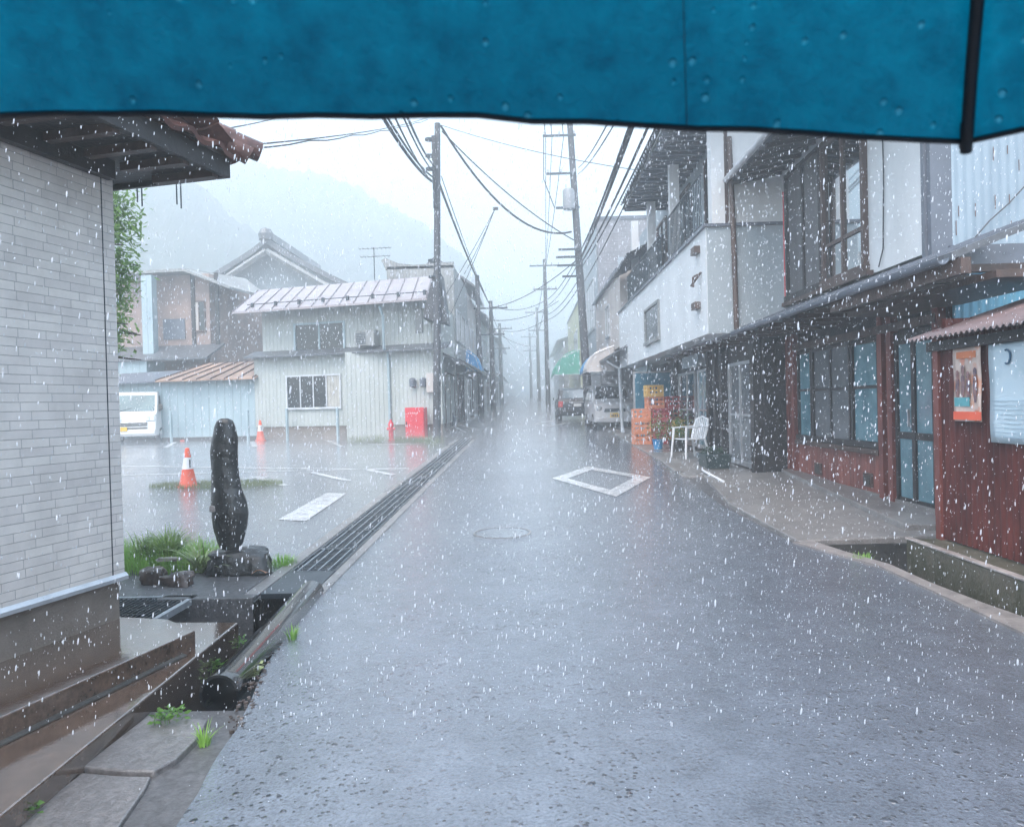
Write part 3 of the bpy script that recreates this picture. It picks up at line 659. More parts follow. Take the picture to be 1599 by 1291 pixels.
#---PLANTS---
def blade(b, p, h, lean, az, wd, seg=5, droop=.6):
    p = Vector(p); dx = Vector((math.cos(az), math.sin(az), 0)); nx = Vector((-dx.y, dx.x, 0)); vs = []
    for i in range(seg+1):
        s = i/seg; c_ = p+dx*(lean*s**1.6)+Vector((0, 0, h*(s-droop*s**3*(lean/(h+lean))*1.4))); ww = wd*(1-s**2)*.5+.0006
        vs += [c_-nx*ww, c_+nx*ww]
    b.add(vs, [(2*i, 2*i+1, 2*i+3, 2*i+2) for i in range(seg)])
def leafq(b, p, d, L_, wd, up=None):
    d = Vector(d).normalized(); s = d.cross(Vector((0, 0, 1)))
    if s.length < .1: s = Vector((1, 0, 0))
    s.normalize(); s = (s+Vector((0, 0, random.uniform(-.6, .6)))).normalized(); p = Vector(p)
    b.add([p, p+d*L_*.45-s*wd*.5, p+d*L_, p+d*L_*.45+s*wd*.5], [(0, 1, 2, 3)])
def straps(px, py, n, h, sp, lab, m=M_strap):
    g_ = G(px, py); b = MB()
    for i in range(n):
        a = random.uniform(0, 6.283); hh = h*random.uniform(.55, 1.1)
        blade(b, (g_.x+random.uniform(-.05, .05), g_.y+random.uniform(-.05, .05), g_.z), hh, sp*random.uniform(.3, 1.25), a, random.uniform(.013, .024), 7, .5)
    return tag(b.build('leafy_plant', m), lab, 'plant')
straps(262, 886, 190, .46, .42, 'dense clump of long arching leaves behind the two rocks')
straps(312, 896, 70, .36, .42, 'paler spray of long arching leaves against the base rock', mat('strap_leaf_pale', (.30, .38, .14), .4, (.18, .26, .08), 6, 3))
straps(228, 884, 80, .42, .25, 'darker clump of long leaves nearest the tall grass')
def grasspatch(x0, x1, y0, y1, n, h, m, name='grass', wd=.006, inside=None):
    b = MB()
    for i in range(n):
        x, y = random.uniform(x0, x1), random.uniform(y0, y1)
        if inside and not inside(x, y): continue
        blade(b, (x, y, gz(y)+.01), h*random.uniform(.4, 1.15), random.uniform(.02, .12)*h*4, random.uniform(0, 6.28), wd, 3, .3)
    return st(b.build(name, m), 'stuff')
a_ = G(170, 908); c_ = G(262, 878)
grasspatch(-5.2, a_.x+.62, a_.y+.10, a_.y+1.15, 4200, .20, M_grass)
ic = G(330, 760)
grasspatch(ic.x-1.15, ic.x+1.25, ic.y-.35, ic.y+.55, 3800, .09, M_gdry, inside=lambda x, y: ((x-ic.x-.05)/1.2)**2+((y-ic.y-.1)/.45)**2 < 1)
def tuft(px, py, n, h, lab, leafy=False, m=None, z=None, sp=.08):
    g_ = G(px, py) if z is None else atZ(px, py, z); b = MB()
    for i in range(n):
        a = random.uniform(0, 6.283); r_ = sp*math.sqrt(random.random())
        p = (g_.x+r_*math.cos(a), g_.y+r_*math.sin(a), g_.z-.01)
        if leafy:
            q = Vector(p)+Vector((random.gauss(0, .01), random.gauss(0, .01), random.uniform(.01, h))); leafq(b, q, (math.cos(a), math.sin(a), random.uniform(-.2, .6)), random.uniform(.02, .04), random.uniform(.018, .03))
            if i % 4 == 0: b.tube([p, q], .0018, 3)
        else: blade(b, p, h*random.uniform(.5, 1.1), h*random.uniform(.1, .6), a, .006, 4, .4)
    return tag(b.build('weed', m or (M_weed if leafy else M_grass)), lab, 'weed')
tuft(442, 882, 240, .11, 'bright tuft of grass right of the base rock, beside the gutter', m=M_grass, sp=.13)
tuft(457, 998, 40, .12, 'lone grass tuft rooted in the cracked road edge past the pipe', sp=.03)
tuft(318, 1160, 34, .13, 'grass tuft by the broken slab corner', sp=.03)
tuft(338, 1030, 150, .17, 'leafy weed growing up between the step and the black pipe', True, sp=.08, z=-.05)
tuft(328, 1062, 130, .14, 'leafy weed lower down beside the mouth of the pipe', True, sp=.07, z=-.05)
tuft(374, 1010, 50, .10, 'small leafy weed in the ditch near the far end of the step', True, sp=.04, z=0)
tuft(390, 1052, 110, .06, 'pale leafy weed on the road side of the black pipe', True, mat('weed_pale', (.28, .34, .16), .4), sp=.06)
tuft(262, 1122, 80, .05, 'creeping weed at the top edge of the broken slab', True, sp=.07, z=.12)
tuft(32, 1275, 90, .06, 'leafy weed in the bottom left corner of the view', True, sp=.05)
tuft(1347, 873, 120, .07, 'green weed growing on the pink kerb on the right', sp=.09)
for i, (px, py, h) in enumerate(((560, 690, .26), (590, 690, .3), (630, 690, .25), (656, 690, .28), (674, 693, .3))):
    tuft(px, py, 260, h, ['grass tuft left of the red hydrant', 'weeds at the left foot of the hydrant', 'weeds between hydrant and red box', 'weeds in front of the red box', 'weeds at the foot of the utility pole'][i], sp=.4, m=M_gdry)
# ------------------------------------------------------------------ tree behind the house
t = thing('garden_tree', 'bright green leafy tree showing past the house corner', 'tree', (-6.35, 10.4, gz(10.4))); z0 = gz(10.4)
b = MB(); b.tube([(-6.35, 10.4, z0-.1), (-6.3, 10.4, 1.6), (-6.2, 10.45, 2.8), (-6.1, 10.4, 4.3)], [.13, .10, .08, .03], 10)
for i in range(14):
    a = random.uniform(0, 6.28); z = random.uniform(2.0, 4.2); b.tube([(-6.22, 10.4, z), (-6.22+.45*math.cos(a), 10.4+.45*math.sin(a), z+.25), (-6.22+.85*math.cos(a), 10.4+.85*math.sin(a), z+.2)], [.035, .02, .008], 5)
b.build('trunk', M_bark, t, smooth=60)
b = MB(); clumps = []
for i in range(210):
    z = random.uniform(2.2, 5.3); rr = 1.0*math.sqrt(max(.05, 1-((z-3.9)/2.0)**2))*(1 if z > 2.9 else .78); a = random.uniform(0, 6.28); q = rr*random.uniform(.35, 1)
    clumps.append((-6.38+q*math.cos(a), 10.4+q*math.sin(a), z))
for (cx, cy, cz) in clumps:
    for j in range(115):
        p = Vector((cx+random.gauss(0, .12), cy+random.gauss(0, .12), cz+random.gauss(0, .12)))
        a = random.uniform(0, 6.28); leafq(b, p, (math.cos(a), math.sin(a), random.uniform(-1.1, .1)), random.uniform(.08, .14), random.uniform(.035, .055))
b.build('crown', M_leaf, t)
#---LOT AND HOUSE L---
# ------------------------------------------------------------------ traffic cones
def cone():
    t = thing('traffic_cone', 'x', 'traffic cone'); 
    MB().lathe([(.02, .0), (.19, 0), (.19, .03), (.165, .035), (.02, .035)], n=8).build('base', M_org, t)
    pr = lambda a, c_: [(.15+(.035-.15)*a, .035+.665*a), (.15+(.035-.15)*c_, .035+.665*c_)]
    MB().lathe([(.152, .036), (.095, .33)], n=20).build('body', M_org, t, smooth=50)
    MB().lathe([(.0965, .331), (.062, .535)], n=20).build('reflective_band', M_wplas, t, smooth=50)
    MB().lathe([(.0605, .536), (.036, .69), (.03, .70), (.01, .705)], n=20).build('tip', M_org, t, smooth=50)
    return t
c1 = cone(); g_ = G(294, 761); c1.location = g_; c1.rotation_euler = (0, 0, .4); c1['label'] = 'nearest and largest orange and white cone, on the grassy island left of the monument'; c1['group'] = 'traffic cones in the lot'
MB().box(.03, .05, -.088, -.08, .36, .50).build('sticker', M_dmetal, c1)
for px, py, lb in ((289, 688, 'small distant cone directly beyond the nearest cone, right of the white truck'), (407, 688, 'distant cone at the corner of the pale green house')):
    g_ = G(px, py); dup(c1, g_, .2, lb)
# white bollards in front of the wall
pb = None
for px, py, lb in ((268, 690, 'white post right of the truck'), (388, 690, 'white post just left of the distant cone by the house corner'), (449, 688, 'white post under the left side of the downstairs window'), (528, 688, 'white post under the right side of the downstairs window')):
    g_ = G(px, py)
    if pb is None:
        pb = thing('bollard', lb, 'bollard', tuple(g_), 0, 'white posts along the lot'); M = TM(pb)
        MB(M).tube([(0, 0, 0), (0, 0, 1.05)], .05, 12).build('post', M_sidw, pb, smooth=50); MB(M).lathe([(.055, 1.04), (.055, 1.07), (.03, 1.09)], n=12).build('cap', M_sidw, pb)
    else: dup(pb, tuple(g_), 0, lb)
# ------------------------------------------------------------------ pale green house across the lot
a_ = G(400, 687); c_ = G(690, 686); ang = math.atan2(c_.y-a_.y, c_.x-a_.x); a_.z = gz(a_.y)
t = HL = thing('siding_house', 'two storey pale green sided house with pinkish metal roof facing the lot', 'house', tuple(a_), ang); M = TM(t)
W_ = (Vector((c_.x, c_.y))-Vector((a_.x, a_.y))).length+.05
zm = uv_on(t, 480, 552)[1]; ze = uv_on(t, 500, 484)[1]
tg = math.tan(ang); XR = lambda v, o=0: W_+o+v*tg
def trap(z0, z1, v0, v1, l_, o): return MB(M).prism([(l_, v0), (XR(v0, o), v0), (XR(v1, o), v1), (l_, v1)], z0, z1)
b = trap(.45, zm, 0, 6, 0, 0); b2_ = trap(zm, ze+.1, .25, 6, .2, -.02); k_ = len(b.v); b.v += b2_.v; b.f += [tuple(i+k_ for i in f_) for f_ in b2_.f]; b.build('wall', M_sid, t)
trap(-.3, .45, .03, 6, .02, -.02).build('foundation', M_base, t)
# roof: mono slope seen from below the eave, with ribs
rz0 = ze; x0 = uv_on(t, 362, 488, -.7)[0]; x1 = uv_on(t, 668, 472, -.7)[0]; rise = .95; dep = 2.6; xq = min(x1+.1, XR(6.6, .2))
xtl = uv_on(t, 402, 438, dep)[0]; xtr, zt_ = uv_on(t, 676, 431, dep); rise = zt_-rz0-.42
b = MB(M); b.hexa([(x0, -.7, rz0-.03), (x1, -.7, rz0-.03), (xtr, dep, rz0+rise+.35), (xtl, dep, rz0+rise+.35), (x0, -.7, rz0+.04), (x1, -.7, rz0+.04), (xtr, dep, rz0+rise+.42), (xtl, dep, rz0+rise+.42)])
xbr = xtr+(6.6-dep)*tg
b.hexa([(xtl, dep, rz0+rise+.35), (xtr, dep, rz0+rise+.35), (xbr, 6.6, rz0), (xtl-.5, 6.6, rz0), (xtl, dep, rz0+rise+.42), (xtr, dep, rz0+rise+.42), (xbr, 6.6, rz0+.07), (xtl-.5, 6.6, rz0+.07)])
rf = b.build('roof', M_proof, t)
sl = (rise+.38)/(dep+.7); b = MB(M)
for i in range(15):
    u_ = i/14; xa_ = x0+.04+(x1-x0-.08)*u_; xb_ = xtl+.04+(xtr-xtl-.08)*u_
    b.hexa([(xa_-.014, -.71, rz0+.035), (xa_+.014, -.71, rz0+.035), (xb_+.014, dep, rz0+.415+rise), (xb_-.014, dep, rz0+.415+rise), (xa_-.014, -.71, rz0+.07), (xa_+.014, -.71, rz0+.07), (xb_+.014, dep, rz0+.45+rise), (xb_-.014, dep, rz0+.45+rise)])
b.build('rib', M_roofrib, rf)
b = MB(M); b.tube([(x0+.3, -.25, rz0+.04+.45*sl+.1), (x1-.1, -.25, rz0+.04+.45*sl+.1)], .018, 6)
for i in range(8): x = x0+.5+(x1-x0-.8)*i/7; b.box(x-.04, x+.04, -.29, -.2, rz0+.04+.4*sl, rz0+.04+.45*sl+.15)
b.build('snow_guard', M_dmetal, rf)
b = MB(M); 
b.hexa([(x1-.6, .3, ze-.02), (x1-.15, .3, ze-.02), (xbr-.2, 6.2, ze-.02), (xbr-.6, 6.2, ze-.02), (xtr-.5, dep-.2, rz0+rise+.3), (xtr-.1, dep-.2, rz0+rise+.3), (xtr-.1, dep+.1, rz0+rise+.3), (xtr-.5, dep+.1, rz0+rise+.3)])
b.build('gable', M_sid, t)
# mid pent roof band
b = MB(M); b.hexa([(-.15, -.35, zm-.10), (W_+.3, -.35, zm-.10), (W_+.3, .27, zm+.12), (-.15, .27, zm+.12), (-.15, -.35, zm-.05), (W_+.3, -.35, zm-.05), (W_+.3, .27, zm+.17), (-.15, .27, zm+.17)]); b.build('pent_roof', M_gkawara, t)
r4 = rect_on(t, 459, 503, 540, 549, .25); window(t, *r4, v=.25, n=2, gm=M_glass, fm=M_sidw, fw=.07, label='dark upstairs window')
r4 = rect_on(t, 447, 585, 534, 638); window(t, *r4, v=0, n=4, fm=M_alu, fw=.05, mats=[M_glass, M_glass, M_glass, M_curt], label='downstairs window with a pale curtain at its right')
b = MB(M); 
for xx, zz_, wv in ((uv_on(t, 655, 520, .25)[0], 0, .12),): b.box(xx-wv, xx+wv, .21, .26, zm+.5, zm+1.3)
b.build('slit_window', M_glassg, t)
xx = uv_on(t, 609, 600)[0]; b = MB(M); b.tube([(xx, -.08, .45), (xx, -.08, zm-.1)], .045, 8); b.tube([(xx, -.08, zm-.1), (xx, -.37, zm), (xx, -.37, ze-.4), (xx, -.6, ze-.1)], .045, 8); b.build('downpipe', M_sidw, t, smooth=50)
b = MB(M); xx = uv_on(t, 575, 545)[0]; b.box(xx-.35, xx+.35, -.25, .1, zm+.15, zm+.65); o = b.build('air_unit', M_sidg, t); 
b = MB(M); 
for i in range(7): b.box(xx-.3, xx+.05, -.265, -.252, zm+.2+i*.055, zm+.225+i*.055)
b.build('grille', M_dmetal, o)
xx = uv_on(t, 655, 597)[0]; zz_ = uv_on(t, 655, 597)[1]
for k in (0, 1): MB(M).lathe([(.05, -.16), (.11, -.13), (.12, .1), (.05, .15)], (xx-.18+k*.37, -.13, zz_), 10).build('gas_meter', M_gband, t, smooth=50)
xx, zz_ = uv_on(t, 676, 597); b = MB(M); b.box(xx-.16, xx+.14, -.16, -.0, zz_-.32, zz_+.3); b.build('meter_box', M_plast3, t)
x_, z_ = uv_on(t, 545, 570); b = MB(M); b.tube([(x_+.9, -.02, z_+.05), (x_+.3, -.02, z_+.02), (x_-.05, -.02, z_-.15), (x_-.1, -.02, z_-.6)], .012, 5); b.build('cable', M_wire, t)
# corner gable end of the upper roof (dark barge at the pole)
# red hose box, hydrant
g_ = G(652, 681); x_, z_ = uv_on(HL, 652, 681, -.3)
pos = TM(HL) @ Vector((x_, -.36, 0)); t = thing('hose_box', 'red steel fire hose cabinet standing against the house wall', 'hose cabinet', (pos.x, pos.y, gz(pos.y)), ang); M = TM(t)
MB(M).box(-.33, .33, -.13, .13, .06, 1.05).build('cabinet', M_redpt, t, bev=.01); b = MB(M); b.box(-.30, .30, -.15, -.132, .10, 1.01); o = b.build('door', M_redpt, t, bev=.005)
b = MB(M)
for i in range(5): x = -.22+i*.075; b.box(x, x+.05, -.154, -.1505, .86, .872); b.box(x+.02, x+.03, -.154, -.1505, .845, .89)
b.build('lettering', M_white, o); MB(M).box(-.28, -.26, -.18, -.151, .5, .6).build('handle', M_dmetal, o)
for s_ in (-1, 1): MB(M).box(.24*s_-.03, .24*s_+.03, -.06, .06, 0, .06).build('leg', M_redpt, t)
x_, z_ = uv_on(HL, 611, 686, -.5); g_ = TM(HL) @ Vector((x_, -.5, 0)); g_.z = gz(g_.y); t = thing('fire_hydrant', 'small red fire hydrant left of the red hose cabinet', 'hydrant', tuple(g_)); M = TM(t)
MB(M).lathe([(.12, 0), (.12, .04), (.08, .05), (.075, .45), (.09, .46), (.09, .5), (.08, .56), (.04, .63), (.035, .68)], n=14).build('body', M_redpt, t, smooth=40)
for d in ((-1, 0), (1, 0), (0, -1)): MB(M).tube([(0, 0, .38), (d[0]*.13, d[1]*.13, .38)], .045, 10).build('outlet', M_redpt, t, smooth=50)
# tv antenna on the roof
x_, z_ = uv_on(HL, 583, 435, 2.6); pp = TM(HL) @ Vector((x_, 2.7, ze+1.2)); t = thing('roof_antenna', 'thin multi-bar television antenna on the metal roof ridge', 'antenna', tuple(pp)); M = TM(t)
MB(M).tube([(0, 0, 0), (0, 0, 1.35)], .02, 6).build('mast', M_dmetal, t)
for zz_, L_ in ((1.3, .65), (1.0, .6)):
    b = MB(M); b.tube([(-L_*.85, 0, zz_), (L_, 0, zz_+.03)], .012, 5)
    for i in range(8): x = -L_*.8+i*L_*.24; b.tube([(x, -.22, zz_+.01), (x, .22, zz_+.01)], .008, 4)
    b.build('array', M_dmetal, t)
# junk at the pole base
g_ = G(700, 676); t = thing('junk_heap', 'covered bicycle-like heap with a pale tarp beside the pole base', 'junk', tuple(g_)); M = TM(t)
b = MB(M); rock(b, (0, 0, .35), (.28, .35, .45), 4, 20, 14, .35); b.build('bundle', M_gband, t, smooth=60)
b = MB(M); rock(b, (-.05, -.05, .78), (.26, .3, .08), 8, 18, 10, .3); b.build('tarp', M_white, t, smooth=60)
for k in range(3):
    b = MB(); g2 = G(712+k*5, 676-k*2); b.tube([(g2.x-.5, g2.y+.2, g2.z+.45), (g2.x+.4, g2.y-.4, g2.z+.03+.02*k)], .02, 6)
    tag(b.build('pole_stick', M_white if k == 0 else M_pale), ['lowest', 'middle', 'topmost'][k]+' of three pale sticks leaning out from the junk by the pole', 'stick', 'sticks by the utility pole')
# ------------------------------------------------------------------ low wall building with rusted roof, left of the house
a_ = G(90, 692); c_ = G(402, 687); ang2 = math.atan2(c_.y-a_.y, c_.x-a_.x); a_.z = gz(a_.y)
t = thing('low_outbuilding', 'low pale blue outbuilding with a rusty orange roof behind the truck', 'outbuilding', tuple(a_), ang2); M = TM(t)
W_ = (c_-a_).length; zt = uv_on(t, 320, 594)[1]
MB(M).box(0, W_-.05, .15, 3, .12, zt).build('wall', M_sidw, t); MB(M).box(0, W_-.05, .12, 3, -.3, .12).build('foundation', M_cdark, t)
xs0 = uv_on(t, 243, 592, -.2)[0]; b = MB(M); b.hexa([(xs0, -.25, zt-.02), (W_+.1, -.25, zt-.02), (W_+.1, 1.7, zt+.66), (xs0+.9, 1.7, zt+.66), (xs0, -.25, zt+.03), (W_+.1, -.25, zt+.03), (W_+.1, 1.7, zt+.72), (xs0+.9, 1.7, zt+.72)])
rf = b.build('roof', M_rusty, t); b = MB(M)
for i in range(8): x = xs0+.02+(W_-xs0)*i/7; k = .9*(1-i/7); b.hexa([(x-.02, -.26, zt+.02), (x+.02, -.26, zt+.02), (x+.02+k, 1.7, zt+.71), (x-.02+k, 1.7, zt+.71), (x-.02, -.26, zt+.07), (x+.02, -.26, zt+.07), (x+.02+k, 1.7, zt+.76), (x-.02+k, 1.7, zt+.76)])
b.build('rib', M_wood2, rf)
b = MB(M); b.hexa([(0, -.2, zt-.1), (xs0, -.2, zt-.02), (xs0+.8, 1.6, zt+.45), (0, 1.6, zt+.35), (0, -.2, zt-.05), (xs0, -.2, zt+.03), (xs0+.8, 1.6, zt+.5), (0, 1.6, zt+.4)]); b.build('side_roof', M_gband, t)
# old two storey house behind it
y0 = 33.5; A = atY(150, 640, y0); B_ = atY(352, 640, y0+1)
t = thing('old_house', 'weathered old house with exposed brown plaster behind the outbuilding', 'house', (A.x, y0, gz(y0)), R(-4)); M = TM(t)
W_ = B_.x-A.x; zt = atY(300, 430, y0).z-gz(y0); zl = atY(300, 548, y0).z-gz(y0)
b = MB(M); b.box(0, W_, 0, 6, 0, zt); b.build('wall', M_oldp, t)
b = MB(M); b.hexa([(-.4, -.8, zt-.05), (W_-.7, -.8, zt-.02), (W_+.3, 3, zt-.05), (-.4, 3, zt-.05), (-.4, -.8, zt+.03), (W_-.7, -.8, zt+.12), (W_+.3, 3, zt+.25), (-.4, 3, zt+.2)]); b.hexa([(W_-.7, -.8, zt-.02), (W_+1.2, -.6, zt-.8), (W_+1.5, 3, zt-.8), (W_+.3, 3, zt+.1), (W_-.7, -.8, zt+.1), (W_+1.2, -.6, zt-.7), (W_+1.5, 3, zt-.7), (W_+.3, 3, zt+.25)])
b.build('roof', M_sidg, t)
b = MB(M); b.hexa([(-.4, -1.6, zl-.5), (W_+.6, -1.6, zl-.5), (W_+.6, .1, zl+.2), (-.4, .1, zl+.2), (-.4, -1.6, zl-.42), (W_+.6, -1.6, zl-.42), (W_+.6, .1, zl+.28), (-.4, .1, zl+.28)]); b.build('lower_roof', M_gkawara, t)
xa = uv_on(t, 242, 500)[0]; xb = uv_on(t, 258, 500)[0]; MB(M).box(xa, xb, -1.0, -.6, zl-.3, zt-.15).build('pillar', M_sidw, t)
xa, xb, za, zb = rect_on(t, 300, 470, 322, 518); window(t, xa, xb, za, zb, n=2, fm=M_wood2, mats=[M_plast3, M_glass])
xa, xb, za, zb = rect_on(t, 255, 498, 290, 530); MB(M).box(xa, xb, -.04, 0, za, zb).build('board', M_gband, t)
xa = uv_on(t, 150, 560)[0]; xb = uv_on(t, 258, 560)[0]
MB(M).box(xa, xb, -1.45, -.1, 0, zl-.5).build('lower_wall', M_sidw, t)
for px in (303, 340): xa = uv_on(t, px, 500)[0]; MB(M).box(xa-.08, xa+.08, -.08, 0, zl, zt).build('post', M_wood, t)
# temple-roofed house
y0 = 42; ap = atY(421, 374, y0); el = atY(300, 452, y0); er = atY(545, 434, y0)
t = thing('gabled_house', 'large old house whose broad grey tiled gable rises above the metal roof', 'house', (ap.x, y0, gz(y0)), 0); M = TM(t)
h = ap.z-gz(y0); wl_ = ap.x-el.x; dl = ap.z-el.z
b = MB(M); b.extr([(0-wl_*.86, 0), (wl_*1.0, 0), (wl_*1.0, h-dl-.1), (0, h-.5), (-wl_*.86, h-dl+.1)], .6, 9, 'y'); b.build('wall', M_plast2, t)
b = MB(M)
for s_ in (-1, 1):
    ex = s_*wl_*1.45; ez = h-dl*1.35
    N_ = 8
    for i in range(N_):   # concave roof profile
        u0, u1 = i/N_, (i+1)/N_; f_ = lambda u: (ex*u, h+(ez-h)*(u**.86))
        (xa, za), (xb, zb) = f_(u0), f_(u1)
        P = [(xa, -.6, za-.32), (xb, -.6, zb-.32), (xb, 9.5, zb-.32), (xa, 9.5, za-.32), (xa, -.6, za), (xb, -.6, zb), (xb, 9.5, zb), (xa, 9.5, za)]
        if s_ < 0: P = [P[1], P[0], P[3], P[2], P[5], P[4], P[7], P[6]]
        b.hexa(P)
b.build('roof', M_gkawara, t)
b = MB(M); b.box(-.25, .25, -.8, 9.5, h-.1, h+.28); b.lathe([(.38, 0), (.42, .3), (.28, .55), (.1, .65)], (0, -.6, h-.15), 10); b.build('ridge_tile', M_gkawara, t)
b = MB(M)
for s_ in (-1, 1): b.tube([(0, -.62, h-.75), (s_*wl_*.7, -.62, h-.75-dl*.72), (s_*wl_*1.4, -.62, h-.6-dl*1.3)], .16, 4)
b.build('bargeboard', M_sidg, t)
# ------------------------------------------------------------------ buildings along the left side of the street
def row_building(name, label, x, y0, y1, h, wm, side=-1, depth=6, roof=None, shop=True, nwin=2, up=True, cat='building', parapet=False, step=0):
    """a street-front building; side -1 = left of the road (front faces +x)"""
    z0 = gz(y0)
    t = thing(name, label, cat, (x, y0 if side < 0 else y1, z0), R(90) if side < 0 else R(-90)); M = TM(t); L = y1-y0
    b = MB(M); b.box(0, L-.03, 0, depth, -1, h); b.build('wall', wm, t)
    if roof: 
        b = MB(M)
        if parapet: b.box(-.05, L+.02, -.06, depth+.05, h, h+.12)
        else:
            b.hexa([(-.15, -.5, h-.05), (L+.12, -.5, h-.05), (L+.12, depth*.5, h+1.3), (-.15, depth*.5, h+1.3), (-.15, -.5, h+.05), (L+.12, -.5, h+.05), (L+.12, depth*.5, h+1.42), (-.15, depth*.5, h+1.42)])
            b.hexa([(-.15, depth*.5, h+1.3), (L+.12, depth*.5, h+1.3), (L+.12, depth+.4, h-.05), (-.15, depth+.4, h-.05), (-.15, depth*.5, h+1.42), (L+.12, depth*.5, h+1.42), (L+.12, depth+.4, h+.05), (-.15, depth+.4, h+.05)])
        b.build('roof', roof, t)
    if shop:
        n = max(1, int(L/2.6))
        for i in range(n):
            a = .35+i*(L-.4)/n; window(t, a, a+(L-.4)/n-.35, .25, 2.2, n=2, fm=M_alu if i % 2 else M_wood2, gm=M_glass, fw=.06, name='shop_window')
        b = MB(M); b.hexa([(0, -.75, 2.35), (L-.05, -.75, 2.35), (L-.05, -.003, 2.75), (0, -.003, 2.75), (0, -.75, 2.41), (L-.05, -.75, 2.41), (L-.05, -.003, 2.83), (0, -.003, 2.83)]); b.build('pent_roof', M_gkawara, t)
    if up and h > 4.2:
        for i in range(nwin):
            a = L*(i+.25)/nwin; window(t, a, a+L/nwin*.5, 3.5, min(h-.5, 4.7), n=2, fw=.05)
    if side < 0: pass
    return t
b1 = row_building('sided_building', 'tall grey sided building with a curved parapet behind the pole', -2.72, 29.2, 35.5, 7.0-.7, M_sidg, -1, 2.55, None, True, 3)
M = TM(b1)
h0 = atY(650, 412, 29.2).z-gz(29.2)
b = MB(M); pf = [(0, 6.2), (2.6, 6.2), (2.75, h0+.18), (2.6, h0+.26), (2.1, h0+.04), (1.5, h0-.04), (0, h0+.05)]
b.extr(pf, 0.0, .3, 'x'); b.build('parapet', M_sidg, b1)
row_building('corner_shop', 'shopfront wing running back from the pale green house corner', -2.78, 25.1, 29.1, 2.9, M_sid, -1, 3.2, None, True, 1)
row_building('street_building', 'hazy warm-walled building beyond the blue awning', -2.85, 35.6, 43, 6.3, M_plast3, -1, 2.6, M_gkawara, True, 3)
row_building('street_building', 'faint two storey building on the left beyond the far left pole', -2.7, 43.2, 52, 5.6, M_plast2, -1, 3, M_gkawara, True, 3)
row_building('street_building', 'very faint building at the far left of the street end', -2.9, 52.3, 64, 6.2, M_sidg, -1, 7, M_gkawara, True, 3)
row_building('street_building', 'last barely visible building on the left of the street', -2.7, 64.5, 84, 5.6, M_plast2, -1, 7, M_gkawara, True, 4)
def awning(name, label, x, y0, y1, z0, z1, proj, ms, side, cat='awning'):
    t = thing(name, label, cat, (x, y0, 0)); n = len(ms); L = (y1-y0)/n
    for i, m in enumerate(ms):
        b = MB(); ya, yb = y0+i*L, y0+(i+1)*L
        def fn(u, v, ya=ya, yb=yb):
            a = v*math.pi/2; return (x+side*proj*math.sin(a), ya+(yb-ya)*u, z0+(z1-z0)*math.cos(a))
        b.grid(fn, 2, 10); o = b.build('canopy_panel' if n > 1 else 'canopy', m, t, smooth=60); s_ = o.modifiers.new('th', 'SOLIDIFY'); s_.thickness = .015
    b = MB()
    for ye in (y0, y1): b.tube([(x, ye, z0), (x+side*proj, ye, z0), (x+side*proj*.7, ye, z0+(z1-z0)*.7), (x, ye, z1)], .018, 6)
    b.tube([(x+side*proj, y0, z0), (x+side*proj, y1, z0)], .018, 6); b.build('awning_frame', M_alu, t)
    # end cheeks
    b = MB()
    for ye in (y0,):
        P = [(x, ye+.004, z0)]+[(x+side*proj*math.sin(a), ye+.004, z0+(z1-z0)*math.cos(a)) for a in [math.pi/2*i/8 for i in range(9)]]
        b.add(P, [tuple(range(len(P)))])
    o = b.build('cheek', ms[0], t); s_ = o.modifiers.new('th', 'SOLIDIFY'); s_.thickness = .01
    return t
g_ = atY(733, 582, 35.2)
awning('awning', 'bright blue quarter-round awning on the left side of the street', -2.74, 34.0, 37.2, g_.z, g_.z+.95, .62, [M_bluec], 1)
#---RIGHT---
# ------------------------------------------------------------------ right-hand red house
X1, XU = 4.46, 4.30; ya, yb = 8.30, 13.25
t = RH = thing('wooden_house', 'two storey house with white upper wall and red boards below, right side', 'house', (X1, yb, 0), R(-90)); M = TM(t)
def U(y): return yb-y
L = yb-ya; za = .33
b = MB(M); b.box(0, L, .02, 5, .2, za+.58); b.build('board_wall', M_red, t)
b = MB(M); b.box(0, L, .04, 5, za+.58, 3.05); b.build('wall', M_wood, t)
MB(M).box(-.02, L, -.03, .02, .2, za+.06).build('sill_beam', M_conc, t)
for y_ in (13.2, 12.95, 9.75, 9.50, 8.42): MB(M).box(U(y_)-.06, U(y_)+.06, -.05, .04, za, 2.75).build('post', M_redp, t)
b = MB(M); b.box(U(12.85), U(9.8), -.06, .04, za+.56, za+.63); b.box(U(12.9), U(8.4), -.06, .04, 2.42, 2.52); b.build('rail', M_wood2, t)
wl1 = window(t, U(12.82), U(12.20), za+.66, 2.40, v=.04, n=1, fm=M_wood, gm=M_glassb, rail=[.55], label='pale blue pane at the far end')
window(t, U(12.18), U(10.75), za+.66, 2.40, v=.04, n=2, fm=M_wood, gm=M_glassg, rail=[.55])
window(t, U(10.72), U(9.86), za+.66, 2.40, v=.04, n=1, fm=M_wood, gm=M_glassb, rail=[.55], fw=.06)
